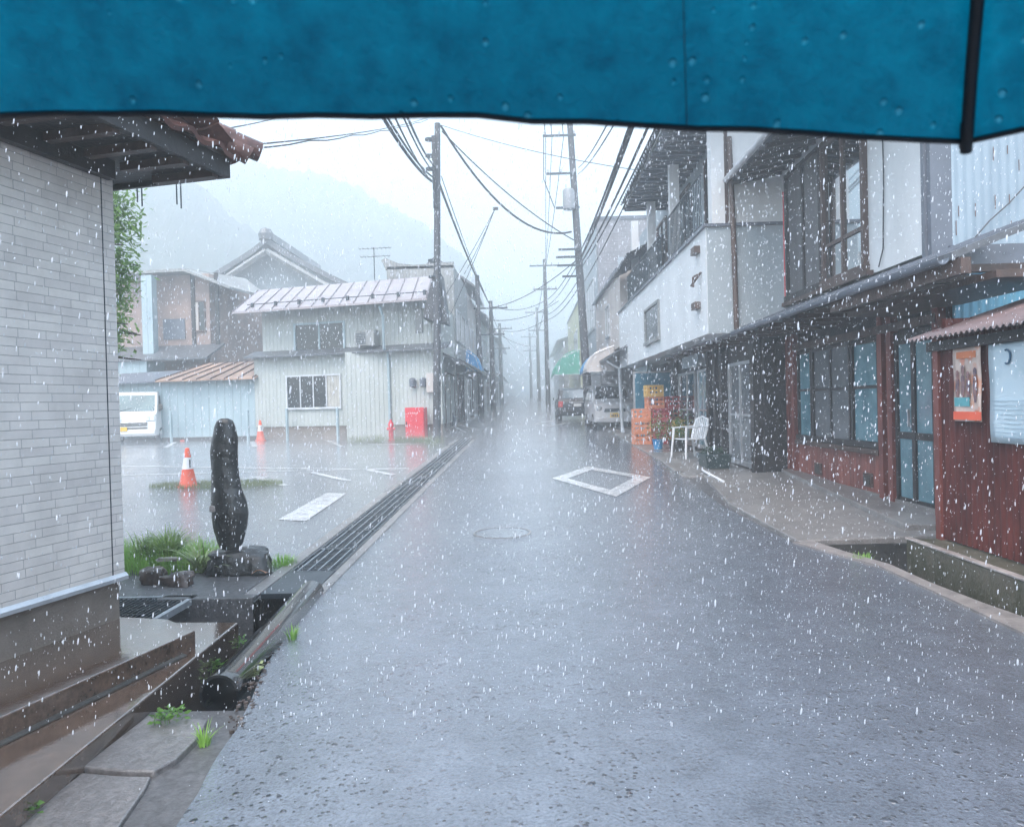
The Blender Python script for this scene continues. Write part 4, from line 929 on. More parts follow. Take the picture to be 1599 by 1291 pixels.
# sliding door
f = MB(M); f.box(U(9.42), U(8.50), -.02, .04, 2.25, 2.40); f.box(U(9.42), U(9.36), -.02, .04, za, 2.25); f.box(U(8.56), U(8.50), -.02, .04, za, 2.25); f.box(U(8.98)-.04, U(8.98)+.04, -.02, .04, za, 2.25); f.box(U(9.36), U(8.56), -.015, .04, za+.8, za+.88); f.box(U(9.36), U(8.56), -.015, .04, za, za+.1)
d_o = f.build('door', M_wood, t)
for (c0, c1_) in ((9.34, 9.03), (8.93, 8.58)): MB(M).box(U(c0), U(c1_), .0, .03, za+.1, 2.25).build('pane', M_glassb, d_o)
MB(M).box(U(9.08), U(9.06), -.04, -.018, za+.95, za+1.15).build('handle', M_alu, d_o)
for y_ in (12.0, 10.25): 
    o = MB(M).box(U(y_)-.12, U(y_)+.12, -.012, .02, za+.12, za+.30).build('vent', M_wood2, t); MB(M).box(U(y_)-.09, U(y_)+.09, -.02, -.0125, za+.15, za+.27).build('vent_grille', M_cdark, o)
# lower roof (hisashi), gutter
GX = 3.50; GZ_ = 2.78
for (y0_, y1_) in ((6.4, 20.3),):
    b = MB(M); b.hexa([(U(y1_), GX-X1, GZ_-.03), (U(y0_), GX-X1, GZ_-.03), (U(y0_), .3, 3.22), (U(y1_), .3, 3.22), (U(y1_), GX-X1, GZ_+.03), (U(y0_), GX-X1, GZ_+.03), (U(y0_), .3, 3.28), (U(y1_), .3, 3.28)])
    lr = b.build('lower_roof', M_gkawara, t)
    b = MB(M)
    for i in range(46): 
        yy = y1_-.15-i*.3; b.hexa([(U(yy)-.012, GX-X1+.01, GZ_+.03), (U(yy)+.012, GX-X1+.01, GZ_+.03), (U(yy)+.012, .3, 3.28), (U(yy)-.012, .3, 3.28), (U(yy)-.012, GX-X1+.01, GZ_+.05), (U(yy)+.012, GX-X1+.01, GZ_+.05), (U(yy)+.012, .3, 3.30), (U(yy)-.012, .3, 3.30)])
    b.build('standing_seam', M_gband, lr)
b = MB(M)
for i in range(24): yy = 20-i*.58; MB(M).box(U(yy)-.03, U(yy)+.03, GX-X1+.05, .05, GZ_-.10, GZ_-.035).build('rafter', M_wood2, t)
# half round gutter
b = MB(M); pr_ = [(GX-X1-.07+.05*math.cos(a), GZ_-.02+.05*math.sin(a)) for a in [math.pi+math.pi*i/8 for i in range(9)]]; pr_ += [(p_[0]*1.0+(.004 if 0 else 0), p_[1]+.008) for p_ in pr_[::-1]]
b.extr(pr_, U(20.3), U(6.4), 'x'); b.build('gutter', M_gband, t, smooth=40)
b = MB(M); b.box(U(9.0), U(6.3), GX-X1+.02, GX-X1+.10, GZ_-.16, GZ_-.03); b.box(U(9.2), U(6.3), GX-X1+.3, .1, GZ_-.2, GZ_-.14); b.build('eave_beam', M_wood2, t)
# upper storey
b = MB(M); uo = XU-X1; b.box(0, L-.10, uo, 5, 3.16, 5.5); b.build('upper_wall', M_plast, t)
f = window(t, U(12.62), U(11.12), 3.22, 5.25, v=uo, n=2, fm=M_wood, gm=M_shut, fw=.07, depth=.07, label='weathered grey shutter boards')
f = window(t, U(11.10), U(9.72), 3.22, 5.25, v=uo, n=2, fm=M_wood2, mats=[M_glass, M_glass], fw=.07, depth=.07, rail=[.27], label='upper window reflecting the sky and wires')
mg = mat('sky_glass', (.62, .68, .72), .03, (.56, .62, .66), 1, 2, 0, 30, 1., None, 1)
for c_ in f.children: c_.data.materials[0] = mg
MB(M).box(U(12.75), U(9.6), uo-.10, uo-.003, 3.14, 3.20).build('window_sill', M_wood2, t)
b = MB(M); b.box(L-.10, L+.10, uo-.02, uo+.22, 3.0, 5.6); b.box(L-.03, L+.02, uo-.05, uo-.02, 3.0, 5.6); b.build('corner_board', M_gband, t)
x_, z_ = U(9.28), 3.2; b = MB(M); b.tube([(x_, uo-.02, 5.4), (x_+.03, uo-.02, 4.3), (x_-.02, uo-.02, 3.4), (x_-.12, uo-.03, 3.2)], .008, 5); b.build('cable', M_wire, t)
b = MB(M); b.tube([(U(12.72), uo-.05, 3.2), (U(12.66), uo-.07, 5.0)], .012, 5); b.build('red_rod', M_redpt, t)
# upper eave: soffit, gutter, roof
b = MB(M); EX = 3.43-X1; b.hexa([(U(13.1), EX, 5.28), (U(7.7), EX, 5.28), (U(7.7), .4, 5.5), (U(13.1), .4, 5.5), (U(13.1), EX, 5.4), (U(7.7), EX, 5.4), (U(7.7), 3, 6.7), (U(13.1), 3, 6.7)]); b.build('upper_roof', M_gband, t)
b = MB(M)
for i in range(18): yy = 12.9-i*.3; b.hexa([(U(yy)-.03, EX+.05, 5.21), (U(yy)+.03, EX+.05, 5.21), (U(yy)+.03, uo-.01, 5.35), (U(yy)-.03, uo-.01, 5.35), (U(yy)-.03, EX+.05, 5.275), (U(yy)+.03, EX+.05, 5.275), (U(yy)+.03, uo-.01, 5.42), (U(yy)-.03, uo-.01, 5.42)])
b.build('upper_rafter', M_wood, t)
b = MB(M); b.tube([(U(13.1), EX-.05, 5.30), (U(7.7), EX-.05, 5.30)], .05, 8); b.build('upper_gutter', M_alu, t, smooth=50)
# side wall facing the camera: corrugated metal, band, blue sheet
Ms = Matrix.Translation((XU+.2, ya-.10, 0))
corr(Ms, .0, 5, 3.2, 6.5, 0, .09, .0045).build('corrugated_siding', M_bcor, t, smooth=80)
MB(Ms).box(-.05, 5, -.05, .0, 2.98, 3.2).build('side_flashing', M_gband, t)
corr(Ms, .0, 5, .2, 2.98, .01, .09, .008).build('blue_siding', M_blue, t, smooth=80)
b = MB(Ms); b.tube([(-.3, -.12, 2.86), (.3, -.13, 2.92), (1.2, -.13, 2.95), (5, -.13, 2.95)], .018, 8); b.build('conduit', M_white, t, smooth=50)
b = MB(Ms)
for (px, py) in ((1496, 322), (1522, 318), (1553, 305), (1575, 304), (1525, 395), (1508, 380), (1553, 385), (1580, 385), (1550, 230), (1572, 228), (1578, 345), (1590, 250), (1492, 345)):
    q = atY(px, py, ya-.1); x = q.x-XU-.2; hgt = random.uniform(.04, .16); b.box(x-.003, x+.003, -.014, -.009, q.z-hgt, q.z)
b.build('rust_streak', mat('rust_stain', (.16, .09, .07), .7), t)
p_ = [atY(px, py, ya-.16) for px, py in ((1484, 415), (1510, 385), (1545, 345), (1575, 318), (1599, 292), (1640, 250))]
tag(MB().tube(p_, .007, 5).build('service_cable', M_wire), 'thin black cable running diagonally up the corrugated side wall', 'cable')
# ------------------------------------------------------------------ rust red lean-to shed with posters
SX = 3.57
t = thing('corrugated_shed', 'low rust-red corrugated shed with posters at the right edge', 'shed', (SX, 6.75, 0), R(-90)); M = TM(t)
corr(M, 0, 6.5, .40, 2.16, 0, .076, .010).build('corrugated_wall', M_rcor, t, smooth=80)
Mb = Matrix.Translation((SX, 6.75, 0)); corr(Mb, 0.02, 1.4, .40, 2.3, -.02, .076, .01).build('end_wall', M_rcor, t, smooth=80)
MB(M).box(-.05, .03, -.03, .05, .33, 2.2).build('corner_post', M_redp, t)
# corrugated plastic roof sloping down to the road
b = MB(M); vs = []; n_ = 88*6; k = 0
for i in range(n_+1):
    x = -.15+6.7*i/n_; dz = .012*math.sin(2*math.pi*x/.076)
    vs += [(x, -.20, 2.13+dz), (x, 1.0, 2.52+dz), (x, -.20, 2.12+dz), (x, 1.0, 2.51+dz)]
fs = []
for i in range(n_): a = 4*i; fs += [(a, a+4, a+5, a+1), (a+2, a+3, a+7, a+6), (a, a+2, a+6, a+4)]
b.add(vs, fs); b.build('roof_sheet', M_corrp, t, smooth=80)
MB(M).box(-.1, 6.5, -.06, -.02, 2.02, 2.10).build('roof_batten', M_wood, t)
def poster(px0, px1, py0a, py1a, lab, kind):
    y0_ = atX(px1, 600, SX-.02).y; y1_ = atX(px0, 600, SX-.02).y; zt = atX(px0, py0a, SX-.02).z; zb = atX(px0, py1a, SX-.02).z
    t = thing('poster', lab, 'poster', (SX-.015, y1_, zb), R(-90)); M = TM(t); W_ = y1_-y0_
    O = TM(t)
    b = MB(O); N_ = 14
    def fn(u, v): return (W_*u, -.012-.006*math.sin(7*u+2*v)-.004*math.sin(9*v), (zt-zb)*v)
    b.grid(fn, 8, 10); o = b.build('sheet', kind, t, smooth=60); s_ = o.modifiers.new('th', 'SOLIDIFY'); s_.thickness = .003; s_.offset = 1
    return t, O, W_, zt-zb
def rich(name, cols, scale, rough=.25):
    m = bpy.data.materials.new(name); m.use_nodes = True; n = m.node_tree.nodes; l = m.node_tree.links; p = n['Principled BSDF']; p.inputs['Roughness'].default_value = rough
    tc = n.new('ShaderNodeTexCoord'); nz = n.new('ShaderNodeTexNoise'); nz.inputs['Scale'].default_value = scale; nz.inputs['Detail'].default_value = 3; l.new(tc.outputs['Object'], nz.inputs['Vector'])
    rp = n.new('ShaderNodeValToRGB'); e = rp.color_ramp.elements; e[0].position = .3; e[0].color = (*cols[0], 1); e[1].position = .7; e[1].color = (*cols[-1], 1)
    for i, c_ in enumerate(cols[1:-1]): q = e.new(.3+.4*(i+1)/(len(cols)-1)); q.color = (*c_, 1)
    l.new(nz.outputs['Fac'], rp.inputs[0]); l.new(rp.outputs[0], p.inputs['Base Color']); return m
po, O, W_, H_ = poster(1492, 1535, 543, 657, 'orange and pale event poster with small figures on the shed', rich('poster_print', [(.60, .20, .10), (.66, .34, .24), (.62, .50, .44), (.55, .42, .36), (.62, .17, .08)], 5))
b = MB(O)
def blk(x0, x1, z0, z1, m, nm): return MB(O).box(W_*x0, W_*x1, -.027, -.0215, H_*z0, H_*z1).build(nm, m, po)
blk(.0, 1, .02, .13, M_org, 'footer'); 
b = MB(O)
for i, (x, h) in enumerate(((.16, .44), (.36, .50), (.55, .42), (.80, .46))):
    x *= W_; hh = H_*h; z_ = H_*.25; b.lathe([(.012, z_), (.03, z_+hh*.35), (.026, z_+hh*.7), (.012, z_+hh*.75), (.024, z_+hh*.82), (.024, z_+hh*.93), (.008, z_+hh)], (x, -.024, 0), 8)
pts_ = [Vector(v) for v in b.v]
inv = O.inverted(); b.v = [O @ Vector(((inv @ v).x, -.024+((inv @ v).y+.024)*.12, (inv @ v).z)) for v in b.v]
b.build('printed_figures', mat('ink_dark', (.10, .07, .10), .4, (.30, .16, .14), 20, 3), po)
blk(.05, .6, .20, .32, mat('ink_teal', (.10, .38, .42), .4), 'printed_block')
blk(.15, .85, .84, .93, mat('ink_orange', (.75, .22, .08), .4), 'title_block')
po, O, W_, H_ = poster(1548, 1640, 538, 690, 'large pale blue notice poster right of the orange one', rich('notice_paper', [(.42, .56, .62), (.52, .64, .70), (.46, .60, .68)], 3))
b = MB(O)
for i in range(9): z_ = H_*(.42-.045*i); b.box(W_*.06, W_*(.8-.1*(i % 3)), -.0245, -.0215, z_, z_+.004)
b.build('text_lines', mat('ink_blue', (.32, .46, .56), .4), po)
b = MB(O); b.tube([(W_*(.34+.06*math.cos(a)), -.024, H_*(.86+.07*math.sin(a))) for a in [-2+4*i/10 for i in range(11)]], .008, 5); b.build('printed_mark', mat('ink_navy', (.04, .12, .20), .4), po)
# plinth under the shed
b = MB(); b.prism([(3.28, 0), (3.28, 6.80), (4.2, 6.80), (4.2, 0)][::-1], -.15, .385); o = b.build('plinth', M_plinth, bev=.012); o.name = 'concrete_plinth'; tag(o, 'mossy concrete plinth the red corrugated shed stands on', 'plinth')
b = MB(); b.box(3.272, 3.335, 0, 6.805, .386, .402); tag(b.build('plinth_capping', M_pale, bev=.004), 'pale wet capping strip along the plinth edge', 'capping')
# apron slab in front of the wooden house, kerb
b = MB(); P = [(2.66, 7.74), (4.6, 7.74), (4.6, 13.3), (2.98, 13.3), (2.62, 10.2)]
b.prism(P, lambda x, y: gz(y)-.3, lambda x, y: gz(y)+.035+.035*max(0, min(1, (x-2.7)/1.6))); st(b.build('pavement', M_conc, bev=.015))
b = MB(); b.prism([(3.85, 8.0), (4.48, 7.9), (4.48, 13.2), (4.28, 13.2)], lambda x, y: gz(y), lambda x, y: gz(y)+.125); tag(b.build('entrance_step', M_conc, bev=.012), 'pale low concrete step along the foot of the red boards', 'step')
b = MB(); P = [(road_r(y)-.01, y) for y in (13.3, 16, 20, 25, 32)]; P2 = [(4.1, y) for y in (32, 13.3)]
b.prism((P+P2)[::-1], lambda x, y: gz(y)-.1, lambda x, y: gz(y)+.022); st(b.build('pavement', M_conc, bev=.01))
b = MB()
ky = [2, 3.5, 4.9, 5.5, 6.1, 6.7, 7.25, 7.74]
kw = [.25, .25, .22, .12, .07, .07, .10, .16]
for i in range(len(ky)-1):
    y0_, y1_ = ky[i], ky[i+1]; xa, xb = road_r(y0_), road_r(y1_); w0, w1 = kw[i], kw[i+1]
    b.hexa([(xa-.03, y0_, gz(y0_)-.12), (xa+w0, y0_, gz(y0_)-.12), (xb+w1, y1_, gz(y1_)-.12), (xb-.03, y1_, gz(y1_)-.12), (xa-.03, y0_, gz(y0_)+.022), (xa+w0, y0_, gz(y0_)+.03), (xb+w1, y1_, gz(y1_)+.03), (xb-.03, y1_, gz(y1_)+.022)])
st(b.build('kerb', mat('pink_kerb', (.27, .245, .235), .4, (.17, .155, .15), 8, 8, .3, 30)))
# ------------------------------------------------------------------ balcony building
ya, yb = 13.3, 25.2; XB, XF, XT = 4.05, 3.02, 3.75
t = BB = thing('balcony_building', 'pale plastered building whose upper floor overhangs the road with a railed balcony', 'building', (XF, yb, 0), R(-90)); M = TM(t)
def U(y): return 25.2-y
v = XB-XF
b = MB(M); b.box(U(25.1), U(13.3), v, 6, .2, 2.75); b.build('ground_floor', M_wood, t)
b = MB(M); b.box(0, U(12.9), 0, 1.28, 2.75, 4.52); b.box(0, U(13.4), 1.28, 6, 2.75, 4.52); b.build('overhang_wall', M_plast, t)
MB(M).box(U(12.903), U(12.895), .01, 1.27, 2.76, 4.51).build('side_cladding', M_plast2, t)
b = MB(M); b.box(-.03, U(12.85), -.05, 1.30, 4.52, 4.57); b.build('coping', M_gband, t)
b = MB(M); b.tube([(U(12.84), .46, 2.8), (U(12.84), .44, 4.6), (U(12.9), .42, 6.0)], .045, 8); b.build('downpipe', M_wood2, t, smooth=50)
b = MB(M); b.box(0, U(14.3), XT-XF, 6, 4.57, 7.0); b.build('upper_wall', M_plast2, t)
b = MB(M); b.box(U(13.2), U(12.95), .12, 2.0, 4.57, 7.2); b.build('fin_wall', M_plast, t)
MB(M).box(U(12.952), U(12.94), .34, .40, 4.57, 7.2).build('fin_trim', M_wood2, t)
for y_ in (16.6, 19.6, 22.6): MB(M).box(U(y_)-.1, U(y_)+.1, .1, .3, 4.57, 6.9).build('pillar', M_plast, t)
for y_ in (15.2, 18, 21): window(t, U(y_)-.7, U(y_)+.7, 4.7, 6.5, v=XT-XF, n=2, fm=M_wood2, gm=M_glass)
def rail_(y0, y1, z0, z1):
    b = MB(M); b.tube([(U(y0), .02, z1), (U(y1), .02, z1)], .022, 6); b.tube([(U(y0), .02, z0+.08), (U(y1), .02, z0+.08)], .014, 6)
    n = int((y1-y0)/.13)
    for i in range(n+1): yy = y0+(y1-y0)*i/n; b.tube([(U(yy), .02, z0), (U(yy), .02, z1)], .009, 4)
    b.build('railing', M_dmetal, t)
rail_(13.3, 16.4, 4.57, 5.5); rail_(17.2, 23, 4.57, 5.35)
a4 = [atX(px, py, XF) for px, py in ((1030, 466), (1008, 532), (1030, 515), (1008, 478))]
yy0, yy1 = a4[0].y, a4[3].y; window(t, U(yy1), U(yy0), 3.05, 3.95, n=1, fm=M_sidg, gm=M_glassg, fw=.06)
for (px, py, kd) in ((1090, 392, 0), (1093, 436, 1), (1091, 478, 0)):
    q = atX(px, py, XF); u_ = U(q.y); b = MB(M)
    if kd == 0: b.box(u_-.16, u_+.16, -.10, 0, q.z-.06, q.z+.06)
    else: b.tube([(u_-.15, -.01, q.z+.1), (u_+.1, -.14, q.z+.02), (u_+.1, -.14, q.z-.15)], .02, 5); b.tube([(u_+.15, -.01, q.z+.1), (u_, -.16, q.z-.12)], .02, 5)
    b.build('rusty_bracket', M_wood2, t)
# storefront below
for (y0_, y1_, gm_, nn, fm_) in ((13.9, 15.5, M_glassg, 2, M_alu), (17.2, 18.3, M_glassb, 2, M_alu), (18.6, 20.6, M_glass, 2, M_alu)):
    window(t, U(y1_), U(y0_), .55 if y0_ != 13.9 else .42, 2.35, v=v, n=nn, fm=fm_, gm=gm_, rail=[.48], fw=.06, name='shop_window')
for y_ in (13.55, 15.75, 16.3, 16.9, 20.9): MB(M).box(U(y_)-.10, U(y_)+.10, v-.14, v, .2, 2.74).build('post', M_wood, t)
MB(M).box(U(19), U(17.3), v-.25, v-.02, 2.42, 2.7).build('sign_board', M_plast2, t)
# tiled roof with deep eave
ex, ezz = 2.60-XF, 6.85; b = MB(M)
tiles(b, (U(20.6), ex, ezz), (U(11.6)-U(20.6), 0, 0), (0, 3.6, 2.0), 34, 13, 6, .04, .03)
b.build('roof', M_gkawara, t, smooth=40)
b = MB(M); b.hexa([(U(20.6), ex+.03, ezz-.10), (U(11.6), ex+.03, ezz-.10), (U(11.6), 1.5, ezz-.02), (U(20.6), 1.5, ezz-.02), (U(20.6), ex+.03, ezz-.03), (U(11.6), ex+.03, ezz-.03), (U(11.6), 1.5, ezz+.72), (U(20.6), 1.5, ezz+.72)]); b.build('soffit', M_sidg, t)
b = MB(M)
for i in range(30): yy = 20.4-i*.3; b.box(U(yy)-.03, U(yy)+.03, ex+.06, XT-XF, ezz-.18, ezz-.105)
b.build('rafter', M_gband, t)
b = MB(M); tiles(b, (U(25.3), -.25, 5.6), (U(20.9)-U(25.3), 0, 0), (0, 1.6, .8), 16, 6, 6, .04, .03); b.build('rear_roof', M_gkawara, t, smooth=40)
# ------------------------------------------------------------------ beyond: shop with carport, grey tiled building, yellow building...
t = thing('carport_shop', 'pale shop building with an open ground floor where the silver car stands', 'building', (3.1, 34.5, 0), R(-90)); M = TM(t)
def U(y): return 34.5-y
b = MB(M); b.box(0, U(25.4), 0, 6, 3.5, 6.0); b.box(0, U(25.4), 2.2, 6, .3, 3.5); b.box(U(26.4), U(25.4), 0.5, 2.2, .3, 3.5); b.build('wall', M_plast3, t)
b = MB(M); b.hexa([(0, -.15, 5.95), (U(25.4), -.15, 5.95), (U(25.4), 3, 6.9), (0, 3, 6.9), (0, -.15, 6.05), (U(25.4), -.15, 6.05), (U(25.4), 3, 7.0), (0, 3, 7.0)]); b.build('roof', M_gband, t)
b = MB(M); b.hexa([(U(27.4), -.55, 3.05), (U(23.2), -.55, 3.05), (U(23.2), .3, 3.5), (U(27.4), .3, 3.5), (U(27.4), -.55, 3.12), (U(23.2), -.55, 3.12), (U(23.2), .3, 3.58), (U(27.4), .3, 3.58)]); b.build('pent_roof', M_gkawara, t)
b = MB(M); b.tube([(U(25.2), -.5, 3.0), (U(25.2), -.1, 2.75), (U(25.2), -.05, .65)], .06, 10); b.build('downpipe', M_alu, t, smooth=50)
window(t, U(30), U(28.6), 4.1, 5.3, n=2)
MB(M).box(U(24.9), U(22.3), .35, .45, .5, 2.7).build('side_panel', M_sidw, t)
awning('awning', 'white and pale blue striped quarter-round awning above the silver car', 3.08, 27.4, 31.0, 2.75, 3.65, 1.0, [M_cream, M_cream, M_bluec, M_bluec], -1)
t = thing('grey_tiled_building', 'tall grey brick-tiled building on the right behind the awning', 'building', (3.3, 45, 0), R(-90)); M = TM(t)
def U(y): return 45-y
b = MB(M); b.box(0, U(35), 0, 7, .5, 9.9); b.build('wall', M_bgrey, t); MB(M).box(.01, U(35.25), -.05, -.003, 3.6, 9.85).build('front_panel', M_plast2, t)
MB(M).box(-.05, U(34.95), -.08, 7, 9.9, 10.05).build('coping', M_gband, t)
window(t, U(41), U(36.6), 5.2, 7.6, v=-.05, n=3); MB(M).box(U(35), U(34.96), .9, 3.2, 6.2, 8.2).build('side_board', M_plast2, t)
t = thing('yellow_building', 'plain yellow two storey building on the right, half lost in rain', 'building', (3.3, 62, 0), R(-90)); M = TM(t)
MB(M).box(0, 14, 0, 7, .8, 8.0).build('wall', M_yel, t); MB(M).box(-.05, 14.05, -.06, 7, 8.0, 8.12).build('coping', M_gband, t); window(t, 8.5, 12, 5, 6.4, n=2)
awning('awning', 'bright green sloping awning beyond the dark car', 3.28, 48.4, 56, 3.45, 5.0, 1.6, [M_green], -1)
row_building('street_building', 'dark shed-like building past the yellow one', 2.9, 62.3, 72, 5.2, M_sidg, 1, 7, M_gkawara, False, 2)
row_building('street_building', 'faintest building on the right at the end of the street', 3.1, 72.5, 92, 5.4, M_plast2, 1, 7, M_gkawara, False, 3)
#---PROPS RIGHT---
def crate(m, lab, grp='drink crates stacked outside the shop'):
    t = thing('drink_crate', lab, 'crate', (0, 0, 0), 0, grp); w_, d_, h_ = .23, .18, .31; th = .015
    b = MB()
    for (x0_, x1_, y0_, y1_) in ((-w_, w_, -d_, -d_+th), (-w_, w_, d_-th, d_), (-w_, -w_+th, -d_+th, d_-th), (w_-th, w_, -d_+th, d_-th)):
        along = (x1_-x0_) > (y1_-y0_)
        b.box(x0_, x1_, y0_, y1_, 0, .09); b.box(x0_, x1_, y0_, y1_, .14, .20); b.box(x0_, x1_, y0_, y1_, .265, h_)
        a0, a1 = (x0_, x1_) if along else (y0_, y1_)
        for k in range(4):
            c_ = a0+(a1-a0)*(k/3); c_ = min(max(c_, a0+.02), a1-.02)
            for (z0_, z1_) in ((.09, .14), (.20, .265)):
                if along: b.box(c_-.02, c_+.02, y0_, y1_, z0_, z1_)
                else: b.box(x0_, x1_, c_-.02, c_+.02, z0_, z1_)
    b.build('crate_body', m, t)
    MB().box(-w_+th, w_-th, -d_+th, d_-th, .01, .02).build('crate_floor', m, t)
    MB().box(-w_-.008, w_+.008, -d_-.008, d_+.008, h_-.02, h_-.002).build('rim', m, t) if False else None
    return t
co_ = crate(M_crate, 'x'); cy_ = crate(M_cratey, 'x'); cr_ = crate(M_crater, 'x')
def put_crate(p, loc, rz, lab):
    if not p.get('used'):
        p['used'] = 1; p.location = loc; p.rotation_euler = (0, 0, rz); p['label'] = lab; return p
    return dup(p, loc, rz, lab)
bx, by = 2.98, 20.5; g0 = gz(by)+.024
o4 = ['bottom', 'second', 'third', 'fourth']
for i in range(3): put_crate(co_, (bx, by, g0+i*.313), .08-.05*i, o4[i]+' orange crate of the front column nearest the road')
for i in range(4): put_crate(co_, (bx+.42, by+.35, g0+i*.313), -.06+.05*i, o4[i]+' orange crate of the taller column behind the front one')
put_crate(cy_, (bx+.40, by+.32, g0+4*.313), .1, 'yellow crate on the very top of the tall orange column')
for i in range(3): put_crate(cr_, (bx+.5, by-.15, g0+i*.313), .15-.1*i, o4[i]+' red crate of the column right of the orange ones')
for i in range(4): put_crate(cr_, (bx+.92, by+.2, g0+i*.313), -.1+.06*i, o4[i]+' red crate of the column deepest under the overhang')
put_crate(cy_, (bx+1.0, by-.35, g0), .2, 'yellow crate on the ground at the right of the crate stacks'); put_crate(cy_, (bx+1.0, by-.35, g0+.313), .1, 'yellow crate stacked on another yellow one near the shop front')
for k in range(4): cy_['used'] = 1
for p in (co_, cy_, cr_):
    del p['used']
# shopfront plants in pots
for k, (x, y, h) in enumerate(((3.15, 18.9, .75), (3.45, 18.4, .55), (3.75, 19.1, .9))):
    t = thing('potted_plant', ['potted shrub at the road side of the crates', 'low potted plant between the crates and the white chair', 'tallest potted shrub against the shop front'][k], 'plant', (x, y, gz(y)+.022), 0, 'pots outside the shop'); M = TM(t)
    MB(M).lathe([(.10, 0), (.14, .22), (.15, .24), (.13, .24), (.12, .20)], n=16).build('pot', M_bluec if k == 0 else M_cdark, t, smooth=40)
    b = MB(M)
    for i in range(420):
        p = Vector((random.gauss(0, .13), random.gauss(0, .13), .25+abs(random.gauss(h*.35, h*.25)))); a = random.uniform(0, 6.28); leafq(b, p, (math.cos(a), math.sin(a), random.uniform(-.3, .6)), .07, .035)
    for i in range(6): b.tube([(0, 0, .2), (random.gauss(0, .1), random.gauss(0, .1), h*.8)], .006, 4)
    b.build('foliage', M_weed if k else M_strap, t)
t = thing('wall_sign', 'blue sign panel fixed under the overhang above the crates', 'sign', (3.7, 22.0, 1.9)); M = TM(t)
MB(M).box(-.65, .35, 0, .06, -.45, .55).build('panel', M_teal, t); MB(M).box(-.70, .40, .01, .05, -.5, .6).build('frame', M_alu, t)
# white plastic armchair facing the road
def chair(t):
    M = TM(t); seat = MB(M)
    seat.grid(lambda u, v: (-.22+.44*u, -.23+.46*v, .42-.02*math.sin(math.pi*u)*math.sin(math.pi*v)-.01*v), 6, 6); o = seat.build('seat', M_wplas, t, smooth=60); s_ = o.modifiers.new('th', 'SOLIDIFY'); s_.thickness = .02
    b = MB(M); N_ = 7
    for i in range(N_):
        x = -.2+.4*i/(N_-1); b.tube([(x, .22, .41), (x*1.02, .27, .6), (x*1.05, .33, .84)], .016, 5)
    b.tube([(-.24, .22, .42), (-.26, .28, .62), (-.22, .33, .82), (0, .345, .87), (.22, .33, .82), (.26, .28, .62), (.24, .22, .42)], .022, 6); b.build('backrest', M_wplas, t, smooth=60)
    for s_ in (-1, 1):
        MB(M).hexa([(s_*.24-.025, -.25, .635), (s_*.24+.025, -.25, .635), (s_*.26+.025, .28, .655), (s_*.26-.025, .28, .655), (s_*.24-.025, -.25, .66), (s_*.24+.025, -.25, .66), (s_*.26+.025, .28, .68), (s_*.26-.025, .28, .68)]).build('armrest', M_wplas, t, bev=.008)
        MB(M).tube([(s_*.24, -.23, .645), (s_*.25, -.25, .4), (s_*.28, -.28, 0)], [.028, .028, .022], 6).build('leg', M_wplas, t, smooth=60)
        MB(M).tube([(s_*.23, .22, .42), (s_*.26, .28, .2), (s_*.28, .32, 0)], [.028, .026, .022], 6).build('leg', M_wplas, t, smooth=60)
ch = thing('garden_chair', 'white plastic armchair outside the shop, facing the road', 'chair', (3.42, 16.5, gz(16.5)+.022), R(-68)); chair(ch)
# planter box by the post
t = thing('planter_box', 'dark green planter trough at the foot of the dark post right of the chair', 'planter', (3.5, 14.6, gz(14.6)+.022)); M = TM(t)
MB(M).hexa([(-.22, -.35, 0), (.18, -.35, 0), (.18, .35, 0), (-.22, .35, 0), (-.27, -.4, .26), (.22, -.4, .26), (.22, .4, .26), (-.27, .4, .26)]).build('trough', mat('dark_green_plastic', (.02, .045, .045), .4), t, bev=.01)
b = MB(M)
for i in range(380): a = random.uniform(0, 6.28); leafq(b, (random.uniform(-.22, .18), random.uniform(-.35, .35), .25+random.uniform(0, .12)), (math.cos(a), math.sin(a), .4), .05, .03)
b.build('foliage', mat('dark_leaf', (.03, .07, .04), .4), t)
b = MB(); b.tube([(3.05, 12.2, gz(12.2)+.06), (3.1, 13.9, gz(13.9)+.05)], .02, 6); tag(b.build('white_pipe', M_white), 'thin white pipe lying on the apron before the planter', 'pipe')
